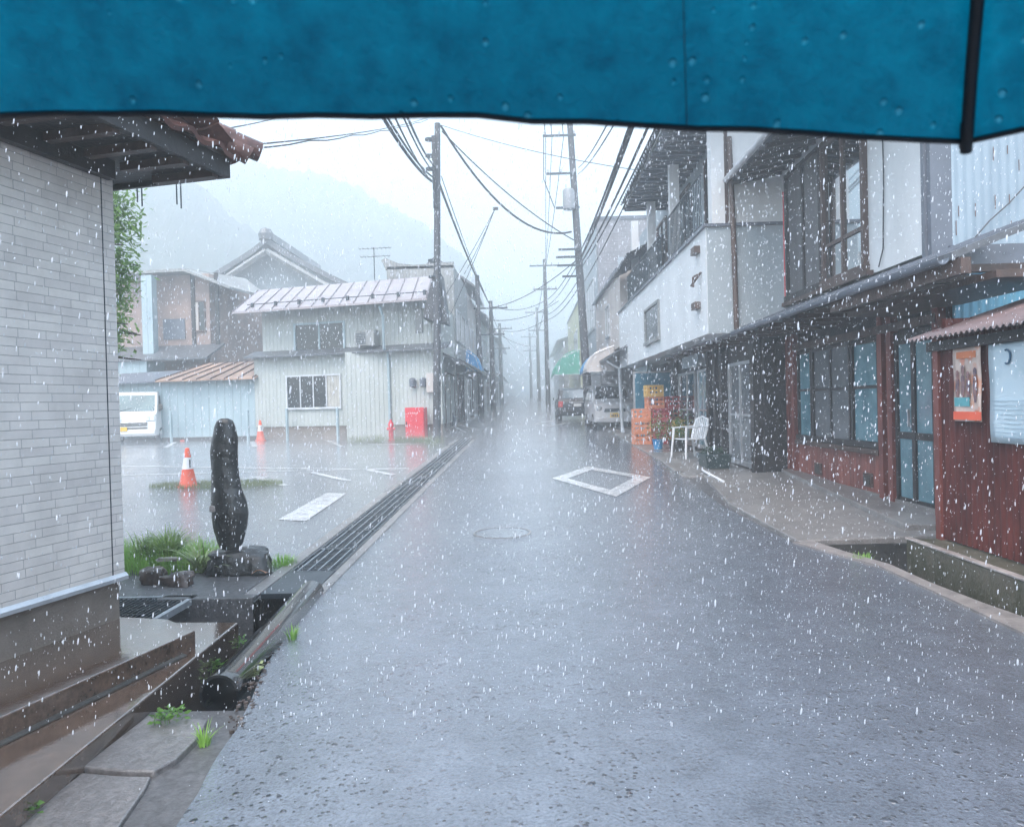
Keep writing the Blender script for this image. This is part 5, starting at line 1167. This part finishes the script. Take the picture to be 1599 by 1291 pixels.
#---VEHICLES---
def wheel(t, x, y, r=.28, w_=.16, M=None):
    b = MB(M); n = 22; prf = [(-w_/2, r*.62), (-w_/2, r*.95), (-w_/2+.02, r), (w_/2-.02, r), (w_/2, r*.95), (w_/2, r*.62)]
    vs = [(x+a, y+rr*math.cos(2*math.pi*k/n), r+rr*math.sin(2*math.pi*k/n)) for a, rr in prf for k in range(n)]
    b.add(vs, [(i*n+k, i*n+(k+1) % n, (i+1)*n+(k+1) % n, (i+1)*n+k) for i in range(len(prf)-1) for k in range(n)]); o = b.build('wheel', M_tyre, t, smooth=40)
    b = MB(M)
    b.tube([(x-w_/2+.02, y, r), (x+w_/2-.02, y, r)], r*.62, 18); b.build('rim', M_alu, o, smooth=40)
def car_body(t, M, prof, hw, tum, m, belt, name='body'):
    """side profile (y,z) lofted across the width with tumblehome above the belt line"""
    b = MB(M); n = len(prof); st_ = [(-1, .0), (-.96, 1), (-.6, 1), (0, 1), (.6, 1), (.96, 1), (1, 0)]
    def xw(z): return hw - max(0, z-belt)*tum
    vs = []
    cy = sum(p[0] for p in prof)/n; cz = sum(p[1] for p in prof)/n
    for s_, k in st_:
        for (y, z) in prof:
            q = 1 if k else .965; cr_ = 1-.012*abs(s_)**2
            vs.append((s_*xw(z), cy+(y-cy)*q*cr_, cz+(z-cz)*(q if k else .97)))
    fs = []
    for i in range(len(st_)-1):
        for k in range(n): fs.append((i*n+k, i*n+(k+1) % n, (i+1)*n+(k+1) % n, (i+1)*n+k))
    fs.append(tuple(range(n))[::-1]); fs.append(tuple(range((len(st_)-1)*n, len(st_)*n)))
    b.add(vs, fs); return b.build(name, m, t, smooth=35), xw
def pane_q(t, M, P, m, name, parent=None):
    b = MB(M); b.add(P, [(0, 1, 2, 3)]); o = b.build(name, m, parent or t); s_ = o.modifiers.new('th', 'SOLIDIFY'); s_.thickness = .012; s_.offset = 0; return o
# silver mini wagon, front to the camera (front faces -y)
t = thing('silver_car', 'small silver wagon parked under the awning, front towards the camera', 'car', (3.14, 28.2, gz(28.2)+.02), R(2)); M = TM(t)
pr_ = [(0, .22), (0, .55), (.06, .82), (.16, .92), (.62, 1.04), (1.12, 1.56), (1.3, 1.63), (3.1, 1.63), (3.32, 1.5), (3.38, .9), (3.38, .25)]
o, xw = car_body(t, M, pr_, .74, .16, M_cars, .95)
pane_q(t, M, [(-.62, .655, 1.09), (.62, .655, 1.09), (.54, 1.085, 1.54), (-.54, 1.085, 1.54)], M_glass, 'windscreen')
for s_ in (-1, 1):
    pane_q(t, M, [(s_*(xw(1.05)+.004), .95, 1.05), (s_*(xw(1.05)+.004), 1.95, 1.05), (s_*(xw(1.5)+.004), 1.9, 1.5), (s_*(xw(1.5)+.004), 1.22, 1.5)], M_glass, 'side_window')
    pane_q(t, M, [(s_*(xw(1.05)+.004), 2.0, 1.05), (s_*(xw(1.05)+.004), 3.1, 1.05), (s_*(xw(1.5)+.004), 3.05, 1.5), (s_*(xw(1.5)+.004), 2.0, 1.5)], M_glass, 'side_window')
    b = MB(M); rock(b, (s_*.57, .06, .74), (.13, .07, .11), 2+s_, 12, 8, .05); b.build('headlight', M_lamp, t, smooth=60)
    b = MB(M); b.box(s_*.76-.05, s_*.76+.09*s_, .72, .80, 1.04, 1.18); b.build('mirror', M_cars, t, bev=.02)
    for y_ in (.62, 2.75): wheel(t, s_*.665, y_, .27, .16, M)
MB(M).box(-.40, .40, -.012, .03, .60, .72).build('grille', M_dmetal, t, bev=.01)
MB(M).box(-.45, .45, -.012, .03, .28, .36).build('lower_grille', M_black, t, bev=.01)
o = MB(M).box(-.165, .165, -.03, -.013, .40, .565).build('number_plate', M_plate, t)
b = MB(M)
for i in range(4): b.box(-.12+i*.065, -.08+i*.065, -.033, -.0305, .42, .50)
b.build('plate_digits', M_dmetal, o)
MB(M).box(-.70, .70, -.03, .02, .24, .40).build('bumper', M_cars, t, bev=.02)
# dark hatchback, rear to the camera
t = thing('dark_car', 'dark hatchback seen from behind, parked on the right in the rain', 'car', (2.12, 33.4, gz(33.4)+.02), R(0)); M = TM(t)
pr_ = [(.0, .28), (-.02, .62), (.03, .92), (.10, 1.0), (.42, 1.42), (.62, 1.48), (2.1, 1.48), (2.9, 1.0), (3.75, .88), (3.9, .6), (3.9, .25)]
o, xw = car_body(t, M, pr_, .85, .22, M_carb, .95)
pane_q(t, M, [(-.66, .125, 1.045), (.66, .125, 1.045), (.58, .40, 1.40), (-.58, .40, 1.40)], mat('wet_rear_glass', (.16, .21, .24), .08, None, 1, 2, 0, 30, .2, None, .9), 'rear_window')
for s_ in (-1, 1):
    b = MB(M); b.hexa([(s_*.84-.20 if s_ > 0 else -.84, -.025, .66), (s_*.84 if s_ > 0 else -.64, -.025, .66), (s_*.85 if s_ > 0 else -.64, .12, .66), (s_*.64 if s_ > 0 else -.85, .12, .66), (.62 if s_ > 0 else -.82, .0, .92), (.82 if s_ > 0 else -.62, .0, .92), (.83 if s_ > 0 else -.62, .14, .92), (.62 if s_ > 0 else -.83, .14, .92)]); b.build('tail_light', M_taill, t, bev=.01)
    pane_q(t, M, [(s_*(xw(1.02)+.004), .55, 1.02), (s_*(xw(1.02)+.004), 2.7, 1.02), (s_*(xw(1.4)+.004), 2.15, 1.4), (s_*(xw(1.4)+.004), .7, 1.4)], M_glass, 'side_window')
    for y_ in (.7, 3.15): wheel(t, s_*.76, y_, .31, .19, M)
    b = MB(M); b.box(s_*.88-.05, s_*.88+.09*s_, 2.5, 2.6, .98, 1.10); b.build('mirror', M_carb, t, bev=.02)
o = MB(M).box(-.165, .165, -.045, -.021, .68, .80).build('number_plate', M_platew, t)
MB(M).box(-.80, .80, -.06, .04, .30, .50).build('bumper', M_carb, t, bev=.02); MB(M).box(-.30, .30, -.035, -.015, .84, .87).build('trim', M_alu, t)
# white cab-over light truck in the lot
ct = G(212, 692); t = thing('kei_truck', 'white flat-faced light van parked beside the tiled house corner', 'van', (ct.x-.05, ct.y, gz(ct.y)+.004), R(9)); t.name = 'light_van'; FR['light_van'] = FR.pop('kei_truck') if 'kei_truck' in FR else FR['light_van']; M = TM(t)
pr_ = [(0, .24), (-.02, .5), (.02, .95), (.10, 1.06), (.42, 1.66), (.55, 1.78), (1.3, 1.84), (3.1, 1.84), (3.3, 1.75), (3.36, 1.0), (3.36, .3)]
o, xw = car_body(t, M, pr_, .74, .10, M_carw, 1.05)
pane_q(t, M, [(-.66, .118, 1.11), (.66, .118, 1.11), (.60, .425, 1.67), (-.60, .425, 1.67)], mat('wet_windscreen', (.10, .19, .21), .25, (.06, .12, .14), 1, 3, 0, 30, 0, None, .3), 'windscreen')
for s_ in (-1, 1):
    pane_q(t, M, [(s_*(xw(1.1)+.004), .35, 1.1), (s_*(xw(1.1)+.004), 1.3, 1.1), (s_*(xw(1.65)+.004), 1.3, 1.65), (s_*(xw(1.65)+.004), .6, 1.65)], M_glass, 'side_window')
    b = MB(M); b.hexa([(s_*.55-.15, -.03, .76), (s_*.55+.15, -.02, .76), (s_*.55+.15, .05, .76), (s_*.55-.15, .05, .76), (s_*.55-.12, .0, .98), (s_*.55+.15, .01, 1.0), (s_*.55+.15, .08, 1.0), (s_*.55-.12, .08, .98)]); b.build('headlight', M_lamp, t, bev=.015)
    b = MB(M); b.box(s_*.80-.04, s_*.80+.10*s_, .22, .28, 1.14, 1.34); b.build('mirror', M_black, t, bev=.02)
    for y_ in (.55, 2.7): wheel(t, s_*.66, y_, .27, .16, M)
b = MB(M)
for z_ in (.50, .60, .67): b.box(-.45, .45, -.045, -.015, z_, z_+.035)
b.build('grille', M_black, t); MB(M).box(-.70, .70, -.05, .02, .30, .46).build('bumper', M_carw, t, bev=.02)
MB(M).box(-.50, -.20, -.07, -.051, .42, .56).build('number_plate', M_plate, t)
MB(M).tube([(-.5, .10, 1.12), (-.1, .16, 1.22)], .008, 4).build('wiper', M_black, t)
#---POLES AND WIRES---
def util_pole(name, lab, base, top, r0=.16, r1=.10, arms=(), extra=None):
    t = thing(name, lab, 'utility pole', tuple(base), 0, 'utility poles along the street'); M = TM(t); d = Vector(top)-Vector(base)
    MB().tube([Vector(base)-Vector((0, 0, .3)), Vector(top)], r0, 14, True, r1).build('pole', M_pole, t, smooth=60)
    for (h, xa, xb, dy) in arms:
        p = Vector(base)+d*(h/d.z); b = MB(); b.box(p.x+xa, p.x+xb, p.y-.16, p.y-.09, p.z-.04, p.z+.04); o = b.build('crossarm', M_dmetal, t)
        n = max(2, int((xb-xa)/.45)+1)
        for i in range(n):
            x = p.x+xa+.06+(xb-xa-.12)*i/(n-1); MB().lathe([(.03, 0), (.05, .03), (.025, .07), (.045, .10), (.02, .15)], (x, p.y-.125, p.z+.04), 8).build('insulator', M_ins, o, smooth=50)
    return t
PLx = atY(681, 660, 23.6).x; PLb = Vector((PLx, 23.6, gz(23.6))); PLt = atY(683, 193, 23.6)
t = util_pole('utility_pole', 'nearest utility pole on the left, by the red hose cabinet', PLb, PLt, .125, .09)
b = MB()
for zz_ in (5.6, 6.1, 8.9, 9.3, 9.8): b.lathe([(.13, 0), (.13, .06)], (PLx+.01, 23.6, zz_), 12)
b.build('band', M_dmetal, t)
b = MB(); b.box(PLx+.10, PLx+.24, 23.45, 23.65, 8.2, 9.9); b.tube([(PLx+.18, 23.5, 7.7), (PLx+.18, 23.5, 9.1)], .08, 8); b.build('cable_closure', M_wire, t)
b = MB(); b.hexa([(-3.6, 25.2, 4.3), (-2.75, 25.2, 4.3), (-2.75, 26.2, 4.35), (-3.6, 26.2, 4.35), (-3.25, 25.6, 6.1), (-3.05, 25.6, 6.1), (-3.05, 25.8, 6.1), (-3.25, 25.8, 6.1)])
# gable flare of the metal roof beside the pole
t2 = thing('eave_hood', 'dark tapering hood where the metal roof ends behind the pole', 'roof hood', (-3.0, 24.3, 4.3))
b = MB(); zA = atY(680, 505, 23.82).z; zB = atY(680, 425, 23.82).z; b.hexa([(atY(660, 500, 23.82).x, 23.82, zA+.2), (atY(698, 505, 23.82).x, 23.82, zA), (atY(698, 505, 23.82).x, 24.9, zA), (atY(660, 500, 23.82).x, 24.9, zA+.2), (atY(677, 425, 23.82).x, 23.82, zB), (atY(687, 425, 23.82).x, 23.82, zB), (atY(687, 425, 23.82).x, 24.9, zB), (atY(677, 425, 23.82).x, 24.9, zB)])
b.build('hood_panel', M_pole, t2)
PRb = Vector((2.50, 31.6, gz(31.6))); PRt = atY(889, 180, 31.6)
t = util_pole('utility_pole', 'leaning utility pole with transformer and crossarms, nearest on the right', PRb, PRt, .19, .12, arms=((atY(890, 213, 31.6).z-PRb.z, -1.15, .2, 0), (atY(892, 272, 31.6).z-PRb.z, -1.1, .1, 0)))
q = atY(888, 312, 31.3); b = MB(); b.lathe([(.22, -.4), (.24, -.38), (.24, .36), (.2, .42), (.05, .45)], (q.x, q.y, q.z), 16); o = b.build('transformer', M_tran, t, smooth=40)
MB().tube([(q.x-.1, q.y, q.z+.42), (q.x-.1, q.y, q.z+.62)], .03, 8).build('bushing', M_ins, o)
for (px0, px1, py) in ((872, 905, 390), (868, 905, 402), (870, 905, 415), (878, 906, 432), (868, 905, 325)):
    a_ = atY(px0, py, 31.4); c_ = atY(px1, py, 31.4); MB().box(a_.x, c_.x, 31.35, 31.43, a_.z-.04, a_.z+.04).build('bracket', M_dmetal, t)
far = []
for (px, pyt, yy, side, lb) in ((850, 405, 46, 1, 'second utility pole on the right, hazy, beyond the dark car'), (766, 470, 41, -1, 'slim utility pole on the left beyond the blue awning'), (780, 505, 55, -1, 'fainter utility pole on the left half lost in rain'), (838, 480, 60, 1, 'fainter utility pole on the right near the street end'), (827, 520, 78, 1, 'faintest utility pole near the vanishing point'), (745, 430, 36, -1, 'grey pole rising against the left-hand buildings')):
    tp = atY(px, pyt, yy); bs = Vector((tp.x+.02, yy, gz(yy))); far.append(tp)
    util_pole('utility_pole', lb, bs, tp, .16, .10, arms=((tp.z-bs.z-.4, -.9, .9, 0), (tp.z-bs.z-1.8, -.7, .7, 0)) if yy != 36 else ())
WN = [0]
def wire(p, q, sag, r=.012, lab='thin power line', grp='overhead wires', n=18, curl=0, m=M_wire):
    p = Vector(p); q = Vector(q); pts = []
    for i in range(n+1):
        s = i/n; v = p.lerp(q, s); v.z -= 4*sag*s*(1-s)
        if curl and 0 < i < n: v += Vector((curl*math.sin(i*2.1), 0, curl*math.cos(i*2.1)))
        pts.append(v)
    o = MB().tube(pts, r*1.35, 5).build('overhead_wire', m, smooth=60); tag(o, lab, 'wire', grp); WN[0] += 1; return o
LA = 'dark wire of the bundle running from the left pole towards the camera'
for (pxs, pys, px, py, r_) in ((596, 176, 681, 287, .03), (604, 176, 682, 280, .02), (618, 172, 683, 292, .015), (632, 170, 684, 275, .015), (640, 172, 683, 262, .02)):
    q = atY(pxs-20, pys-30, 13); p = atY(px, py, 25.6); wire(p, q, .25, r_, LA, 'wires from the left pole towards the camera')
for k, (py0, py1) in enumerate(((228, 184), (233, 187))):
    wire(atY(372, py0, 8.5), atY(668, py1, 25.6), .1, .008, 'wire from the brown tiled eaves to the left pole', 'wires between eaves and pole', curl=.02 if k else 0)
wire(atY(330, 205, 9), atY(470, 172, 24), .05, .008, 'short wire crossing above the brown ridge tiles', 'wires between eaves and pole')
LB = 'wire sagging from the left pole to the leaning pole'
wire(atY(688, 196, 25.5), atY(892, 362, 31.5), 1.15, .03, 'thick sagging cable slung from the left pole to the leaning pole', 'wires across the road')
wire(atY(690, 205, 25.5), atY(896, 375, 31.5), .3, .018, LB, 'wires across the road')
wire(atY(690, 196, 25.5), atY(1010, 268, 20), .15, .008, 'long thin wire crossing the whole sky to the right', 'wires across the road')
LC = 'wire running from the left pole down the left side of the street'
for (px, py, r_) in ((686, 285, .02), (687, 292, .02), (689, 275, .012)): wire(atY(px, py, 25.6), atY(766, 478, 41), .25, r_, LC, 'wires down the left side')
for (px, py, r_) in ((725, 428, 30.5), (700, 498, 28), (690, 470, 28)): wire(atY(773, 326, 28.2), atY(px, py, r_), .1, .01, 'slack service wire dropping from the hanging joint to a left roof', 'service wires')
b = MB(); q = atY(773, 326, 28.2); b.box(q.x-.08, q.x+.12, q.y-.04, q.y+.04, q.z-.05, q.z+.05); tag(b.build('cable_joint', M_wire), 'small dark joint hanging on the thick cable over the road', 'cable joint')
LD_ = 'wire fanning from the leaning pole up over the camera'
for (px0, py0, px1, py1, r_) in ((905, 395, 985, 182, .02), (907, 402, 990, 182, .028), (909, 408, 1018, 182, .02), (910, 415, 1030, 186, .015), (903, 262, 955, 182, .012), (903, 272, 968, 182, .012), (912, 440, 1040, 180, .012)):
    p = atY(px0, py0, 31.5); q1_ = atY(px1+12, py1-25, 12); wire(p, q1_, .15, r_, LD_, 'wires from the leaning pole')
for (x0_, dx) in ((852, 0), (862, 0), (880, 0)):
    wire(atY(x0_, 213, 31.4), atY(852+dx, 418, 46), .3, .012, 'wire from the crossarm down to the second right pole', 'wires down the right side')
    wire(atY(x0_, 213, 31.4), atY(x0_-3, 175, 14), .1, .010, 'wire leading up from the crossarm out of view', 'wires down the right side')
for (py0, py1) in ((392, 470), (404, 480), (432, 492), (445, 500)): wire(atY(906, py0, 31.5), atY(850, py1, 46), .35, .014, 'lower wire from the leaning pole to the second right pole', 'wires down the right side')
b = MB(); q0 = atY(849, 215, 31.3); q1 = atY(849, 280, 31.3); q2 = atY(866, 325, 31.3); b.tube([q0, q1, q2], .02, 5)
tag(b.build('jumper_wire', M_wire), 'drop wire hanging from the crossarm end to the cut-out box', 'wire')
for k, (pa, pb) in enumerate((((766, 478, 41), (850, 470, 46)), ((766, 500, 41), (872, 470, 44)), ((770, 480, 41), (905, 402, 31.6)), ((780, 515, 55), (850, 500, 46)), ((766, 512, 41), (838, 540, 60)), ((850, 425, 46), (838, 490, 60)), ((852, 470, 46), (838, 520, 60)), ((766, 478, 41), (780, 512, 55)), ((780, 515, 55), (827, 560, 78)), ((838, 500, 60), (827, 530, 78)))):
    wire(atY(*pa), atY(*pb), .35, .016, 'faint wire strung between the hazy far poles', 'far wires over the street')
#---UMBRELLA---
# the umbrella held over the camera: a dome of eight panels, ribs, shaft and handle
UR, UH = .60, .20
# rim vertices placed so that one panel spans the top of the view; tip A at the photo's right
tipA = atY(1508, 222, .30); 
ucx, ucy = -.0575, -.245
vx, vy = tipA.x-ucx, tipA.y-ucy; UR = math.hypot(vx, vy); aA = math.atan2(vy, vx)
zr = tipA.z; apex = zr+.21
t = thing('umbrella', 'open teal blue umbrella held over the camera, wet with drops', 'umbrella', (ucx, ucy, zr)); M = TM(t)
def m_umb():
    m = bpy.data.materials.new('teal_umbrella_cloth'); m.use_nodes = True; n = m.node_tree.nodes; l = m.node_tree.links; n.clear()
    o = n.new('ShaderNodeOutputMaterial'); p = n.new('ShaderNodeBsdfPrincipled'); tr = n.new('ShaderNodeBsdfTranslucent'); mx = n.new('ShaderNodeMixShader'); mx.inputs[0].default_value = .62
    tc = n.new('ShaderNodeTexCoord'); nz = n.new('ShaderNodeTexNoise'); nz.inputs['Scale'].default_value = 70; nz.inputs['Detail'].default_value = 8; nz.inputs['Roughness'].default_value = .65
    l.new(tc.outputs['Object'], nz.inputs['Vector'])
    rp = n.new('ShaderNodeValToRGB'); e = rp.color_ramp.elements; e[0].position = .25; e[0].color = (.0, .095, .165, 1); e[1].position = .75; e[1].color = (.001, .21, .32, 1)
    l.new(nz.outputs['Fac'], rp.inputs[0]); l.new(rp.outputs[0], p.inputs['Base Color']); l.new(rp.outputs[0], tr.inputs['Color']); p.inputs['Roughness'].default_value = .45
    v = n.new('ShaderNodeTexVoronoi'); v.inputs['Scale'].default_value = 60; l.new(tc.outputs['Object'], v.inputs['Vector'])
    b_ = n.new('ShaderNodeBump'); b_.inputs['Strength'].default_value = .7; b_.inputs['Distance'].default_value = .003
    v.inputs['Scale'].default_value = 150; dd = n.new('ShaderNodeMapRange'); dd.inputs['From Min'].default_value = .12; dd.inputs['From Max'].default_value = .26; dd.inputs['To Min'].default_value = 1; dd.inputs['To Max'].default_value = 0; l.new(v.outputs['Distance'], dd.inputs['Value'])
    sp = n.new('ShaderNodeSeparateColor'); l.new(v.outputs['Color'], sp.inputs[0]); g_t = n.new('ShaderNodeMath'); g_t.operation = 'GREATER_THAN'; g_t.inputs[1].default_value = .72; l.new(sp.outputs[0], g_t.inputs[0])
    mu = n.new('ShaderNodeMath'); mu.operation = 'MULTIPLY'; l.new(dd.outputs[0], mu.inputs[0]); l.new(g_t.outputs[0], mu.inputs[1])
    ad = n.new('ShaderNodeMath'); ad.operation = 'ADD'; l.new(mu.outputs[0], ad.inputs[0]); l.new(nz.outputs['Fac'], ad.inputs[1]); l.new(ad.outputs[0], b_.inputs['Height'])
    dm = n.new('ShaderNodeMix'); dm.data_type = 'RGBA'; h_ = n.new('ShaderNodeMath'); h_.operation = 'MULTIPLY'; h_.inputs[1].default_value = .4; l.new(mu.outputs[0], h_.inputs[0]); l.new(h_.outputs[0], dm.inputs['Factor']); l.new(rp.outputs[0], dm.inputs['A']); dm.inputs['B'].default_value = (.10, .42, .55, 1)  # highlights of the drops painted in, as lighter spots in the cloth colour
    l.new(dm.outputs['Result'], p.inputs['Base Color']); l.new(dm.outputs['Result'], tr.inputs['Color']); l.new(b_.outputs[0], p.inputs['Normal']); l.new(b_.outputs[0], tr.inputs['Normal'])
    l.new(p.outputs[0], mx.inputs[1]); l.new(tr.outputs[0], mx.inputs[2]); l.new(mx.outputs[0], o.inputs[0]); return m
MU = m_umb(); Mseam = mat('black_seam', (.006, .01, .016), .6)
def rib_pt(a, s):   # s: 0 apex .. 1 rim along a rib
    r_ = UR*math.sin(s*1.25)/math.sin(1.25); z = -.052*(ucx+r_*math.cos(a)-tipA.x)*s+zr+(apex-zr)*(math.cos(s*1.25)-math.cos(1.25))/(1-math.cos(1.25)); return Vector((ucx+r_*math.cos(a), ucy+r_*math.sin(a), z))
for k in range(8):
    a0, a1 = aA+k*math.pi/4, aA+(k+1)*math.pi/4; b = MB()
    def fn(u, s, a0=a0, a1=a1):
        p = rib_pt(a0, s).lerp(rib_pt(a1, s), u); w_ = math.sin(math.pi*u)
        p.z += .0015*noise.noise((u*6, s*8, k))+.0022*w_*noise.noise((u*17, s*2.2, k+9))*s; c_ = Vector((ucx, ucy, p.z)); p += (c_-p)*(.03*w_*s**6)   # scalloped hem
        return p
    b.grid(fn, 66, 30); o = b.build('canopy_panel', MU, t, smooth=80)
    MB().tube([fn(.235, i/24)-Vector((0, 0, .001)) for i in range(5, 25)], .0002, 5).build('seam', Mseam, o); hem = MB().tube([fn(i/22, 1.0) for i in range(23)], .0011, 6); hem.build('hem', Mseam, o)
for k in range(8):
    a = aA+k*math.pi/4; b = MB(); b.tube([rib_pt(a, s/16)-Vector((0, 0, .004)) for s in range(0, 17)], .0022, 6); o = b.build('rib', Mseam, t, smooth=60)
    tp = rib_pt(a, 1); d_ = (tp-rib_pt(a, .95)).normalized(); MB().tube([tp-d_*.008, tp+d_*.002, tp+d_*.002+Vector((0, 0, -.001))], [.0026, .0024, .0012], 8).build('rib_tip', Mseam, o)
    MB().tube([rib_pt(a, .45)-Vector((0, 0, .006)), (ucx, ucy, apex-.28)], .002, 5).build('stretcher', Mseam, o)
MB().tube([(ucx, ucy, apex+.05), (ucx, ucy, apex-.62)], .006, 12).build('shaft', M_dmetal, t, smooth=60)
MB().tube([(ucx, ucy, apex-.62), (ucx, ucy, apex-.74), (ucx+.02, ucy, apex-.78), (ucx+.05, ucy, apex-.78), (ucx+.065, ucy, apex-.75)], .014, 12).build('handle', Mseam, t, smooth=60)
# drops clinging to the hem
b = MB()
for (px, py) in ((92, 186), (160, 184), (480, 184), (505, 186), (1506, 240), (1130, 206), (1300, 212)):
    q = atY(px, py, .302 if px > 900 else .285); rock(b, q, (.0022, .0022, .0028), px, 10, 8, .05)
#---RAIN---
M_rain = bpy.data.materials.new('rain_water'); M_rain.use_nodes = True
_n = M_rain.node_tree.nodes; _l = M_rain.node_tree.links; _n.clear(); _o = _n.new('ShaderNodeOutputMaterial'); _d = _n.new('ShaderNodeBsdfDiffuse'); _t = _n.new('ShaderNodeBsdfTranslucent'); _x = _n.new('ShaderNodeMixShader')
_d.inputs[0].default_value = (.92, .95, 1, 1); _t.inputs[0].default_value = (.92, .95, 1, 1); _x.inputs[0].default_value = .5
_l.new(_d.outputs[0], _x.inputs[1]); _l.new(_t.outputs[0], _x.inputs[2]); _tp = _n.new('ShaderNodeBsdfTransparent'); _y = _n.new('ShaderNodeMixShader'); _y.inputs[0].default_value = .32; _l.new(_x.outputs[0], _y.inputs[1]); _l.new(_tp.outputs[0], _y.inputs[2]); _l.new(_y.outputs[0], _o.inputs[0])
def fast_mesh(name, V, F, m, kind='stuff'):
    me = bpy.data.meshes.new(name); me.vertices.add(len(V)); me.vertices.foreach_set('co', V.astype(np.float32).ravel())
    n = len(F); me.loops.add(n*3); me.polygons.add(n); me.loops.foreach_set('vertex_index', F.ravel().astype(np.int32)); me.polygons.foreach_set('loop_start', np.arange(0, n*3, 3, dtype=np.int32))
    me.update(calc_edges=True); me.validate(); me.polygons.foreach_set('use_smooth', np.ones(n, bool)); me.materials.append(m); o = bpy.data.objects.new(name, me); col.objects.link(o); o['kind'] = kind; return o
_c = [(math.cos(2*math.pi*k/5), math.sin(2*math.pi*k/5)) for k in range(5)]
OV_ = np.array([[0, 0, -1]]+[[.85*x, .85*y, -.6] for x, y in _c]+[[.8*x, .8*y, .5] for x, y in _c]+[[0, 0, 1]], float)
OF = np.array([[0, 1+(k+1) % 5, 1+k] for k in range(5)]+[[1+k, 1+(k+1) % 5, 6+k] for k in range(5)]+[[1+(k+1) % 5, 6+(k+1) % 5, 6+k] for k in range(5)]+[[11, 6+k, 6+(k+1) % 5] for k in range(5)])
def drops(name, P, rad, ln, lean):
    n = len(P); V = OV_[None]*np.stack([rad, rad, ln], 1)[:, None, :]; V[:, :, 0] += V[:, :, 2]*lean[:, None]; V = V+P[:, None, :]
    F = OF[None]+(np.arange(n)*12)[:, None, None]; return fast_mesh(name, V.reshape(-1, 3), F.reshape(-1, 3), M_rain)
N = 85000
d = 1.1+13.5*rng.random(N)**.75; az = rng.uniform(-.72, .72, N); el = rng.uniform(-.40, .42, N)
P = np.stack([d*np.tan(az), d, CZ+d*np.tan(el)], 1)
k = (P[:, 2] > .024*P[:, 1]+.03) & ~((P[:, 0] > 3.5) & (P[:, 2] < 2.75)) & ~((P[:, 0] < -2.6) & (P[:, 1] < 5) & (P[:, 0] < -2.7))
P = P[k]; d = d[k]; n = len(P)
big = 1+.7*(rng.random(n) < .01); rad = (.0006+.0021*rng.random(n)**2.6)*(.5+d*.14)*big; ln = rad*rng.uniform(1.5, 5.0, n)
drops('rain', P, rad, ln, rng.normal(.10, .05, n))
# splashes leaping off the road
N = 4500; y = 3+17*rng.random(N)**1.1; x = np.where(rng.random(N) < .6, rng.uniform(1.0, 3.0, N), rng.uniform(-1.7, 3.0, N)); P = np.stack([x, y, .024*y+.012+np.abs(rng.normal(0, .02, N))], 1)
rad = rng.uniform(.0012, .003, N); drops('splashing_rain', P, rad, rad*rng.uniform(.8, 2.0, N), rng.normal(0, .3, N))
#---HAZE---
vm = bpy.data.materials.new('haze_air'); vm.use_nodes = True; n = vm.node_tree.nodes; l = vm.node_tree.links; n.clear()
o_ = n.new('ShaderNodeOutputMaterial'); pv = n.new('ShaderNodeVolumePrincipled'); pv.inputs['Color'].default_value = (.92, .98, 1.0, 1); pv.inputs['Density'].default_value = .0078; pv.inputs['Anisotropy'].default_value = .3
l.new(pv.outputs[0], o_.inputs['Volume'])
b = MB(); b.box(-170, 170, -30, 275, -3, 62); o = b.build('haze', vm); o['kind'] = 'stuff'

# low drifting spray thrown up by the rain, hugging the road and lot
vm = bpy.data.materials.new('spray_mist'); vm.use_nodes = True; n = vm.node_tree.nodes; l = vm.node_tree.links; n.clear()
o_ = n.new('ShaderNodeOutputMaterial'); pv = n.new('ShaderNodeVolumePrincipled'); pv.inputs['Color'].default_value = (.97, .985, 1.0, 1); pv.inputs['Density'].default_value = .036; pv.inputs['Anisotropy'].default_value = .2
l.new(pv.outputs[0], o_.inputs['Volume'])
b = MB(); b.prism([(-2.3, 7.5), (2.0, 7.5), (1.1, 22), (1.0, 40), (3.9, 50), (3.9, 90), (-3.2, 90), (-2.8, 24.2), (-16, 26), (-16, 14)], lambda x, y: gz(y)-.2, lambda x, y: gz(y)+.12+.38*min(1, (y-7.5)/12)); o = b.build('mist', vm); o['kind'] = 'stuff'

# denser curtain of rain fog hanging over the far end of the village
vm = bpy.data.materials.new('rain_fog'); vm.use_nodes = True; n = vm.node_tree.nodes; l = vm.node_tree.links; n.clear()
o_ = n.new('ShaderNodeOutputMaterial'); pv = n.new('ShaderNodeVolumePrincipled'); pv.inputs['Color'].default_value = (.93, .98, 1.0, 1); pv.inputs['Density'].default_value = .0125; pv.inputs['Anisotropy'].default_value = .3
l.new(pv.outputs[0], o_.inputs['Volume'])
b = MB(); b.box(-165, 165, 38, 270, -2.8, 61); o = b.build('fog', vm); o['kind'] = 'stuff'
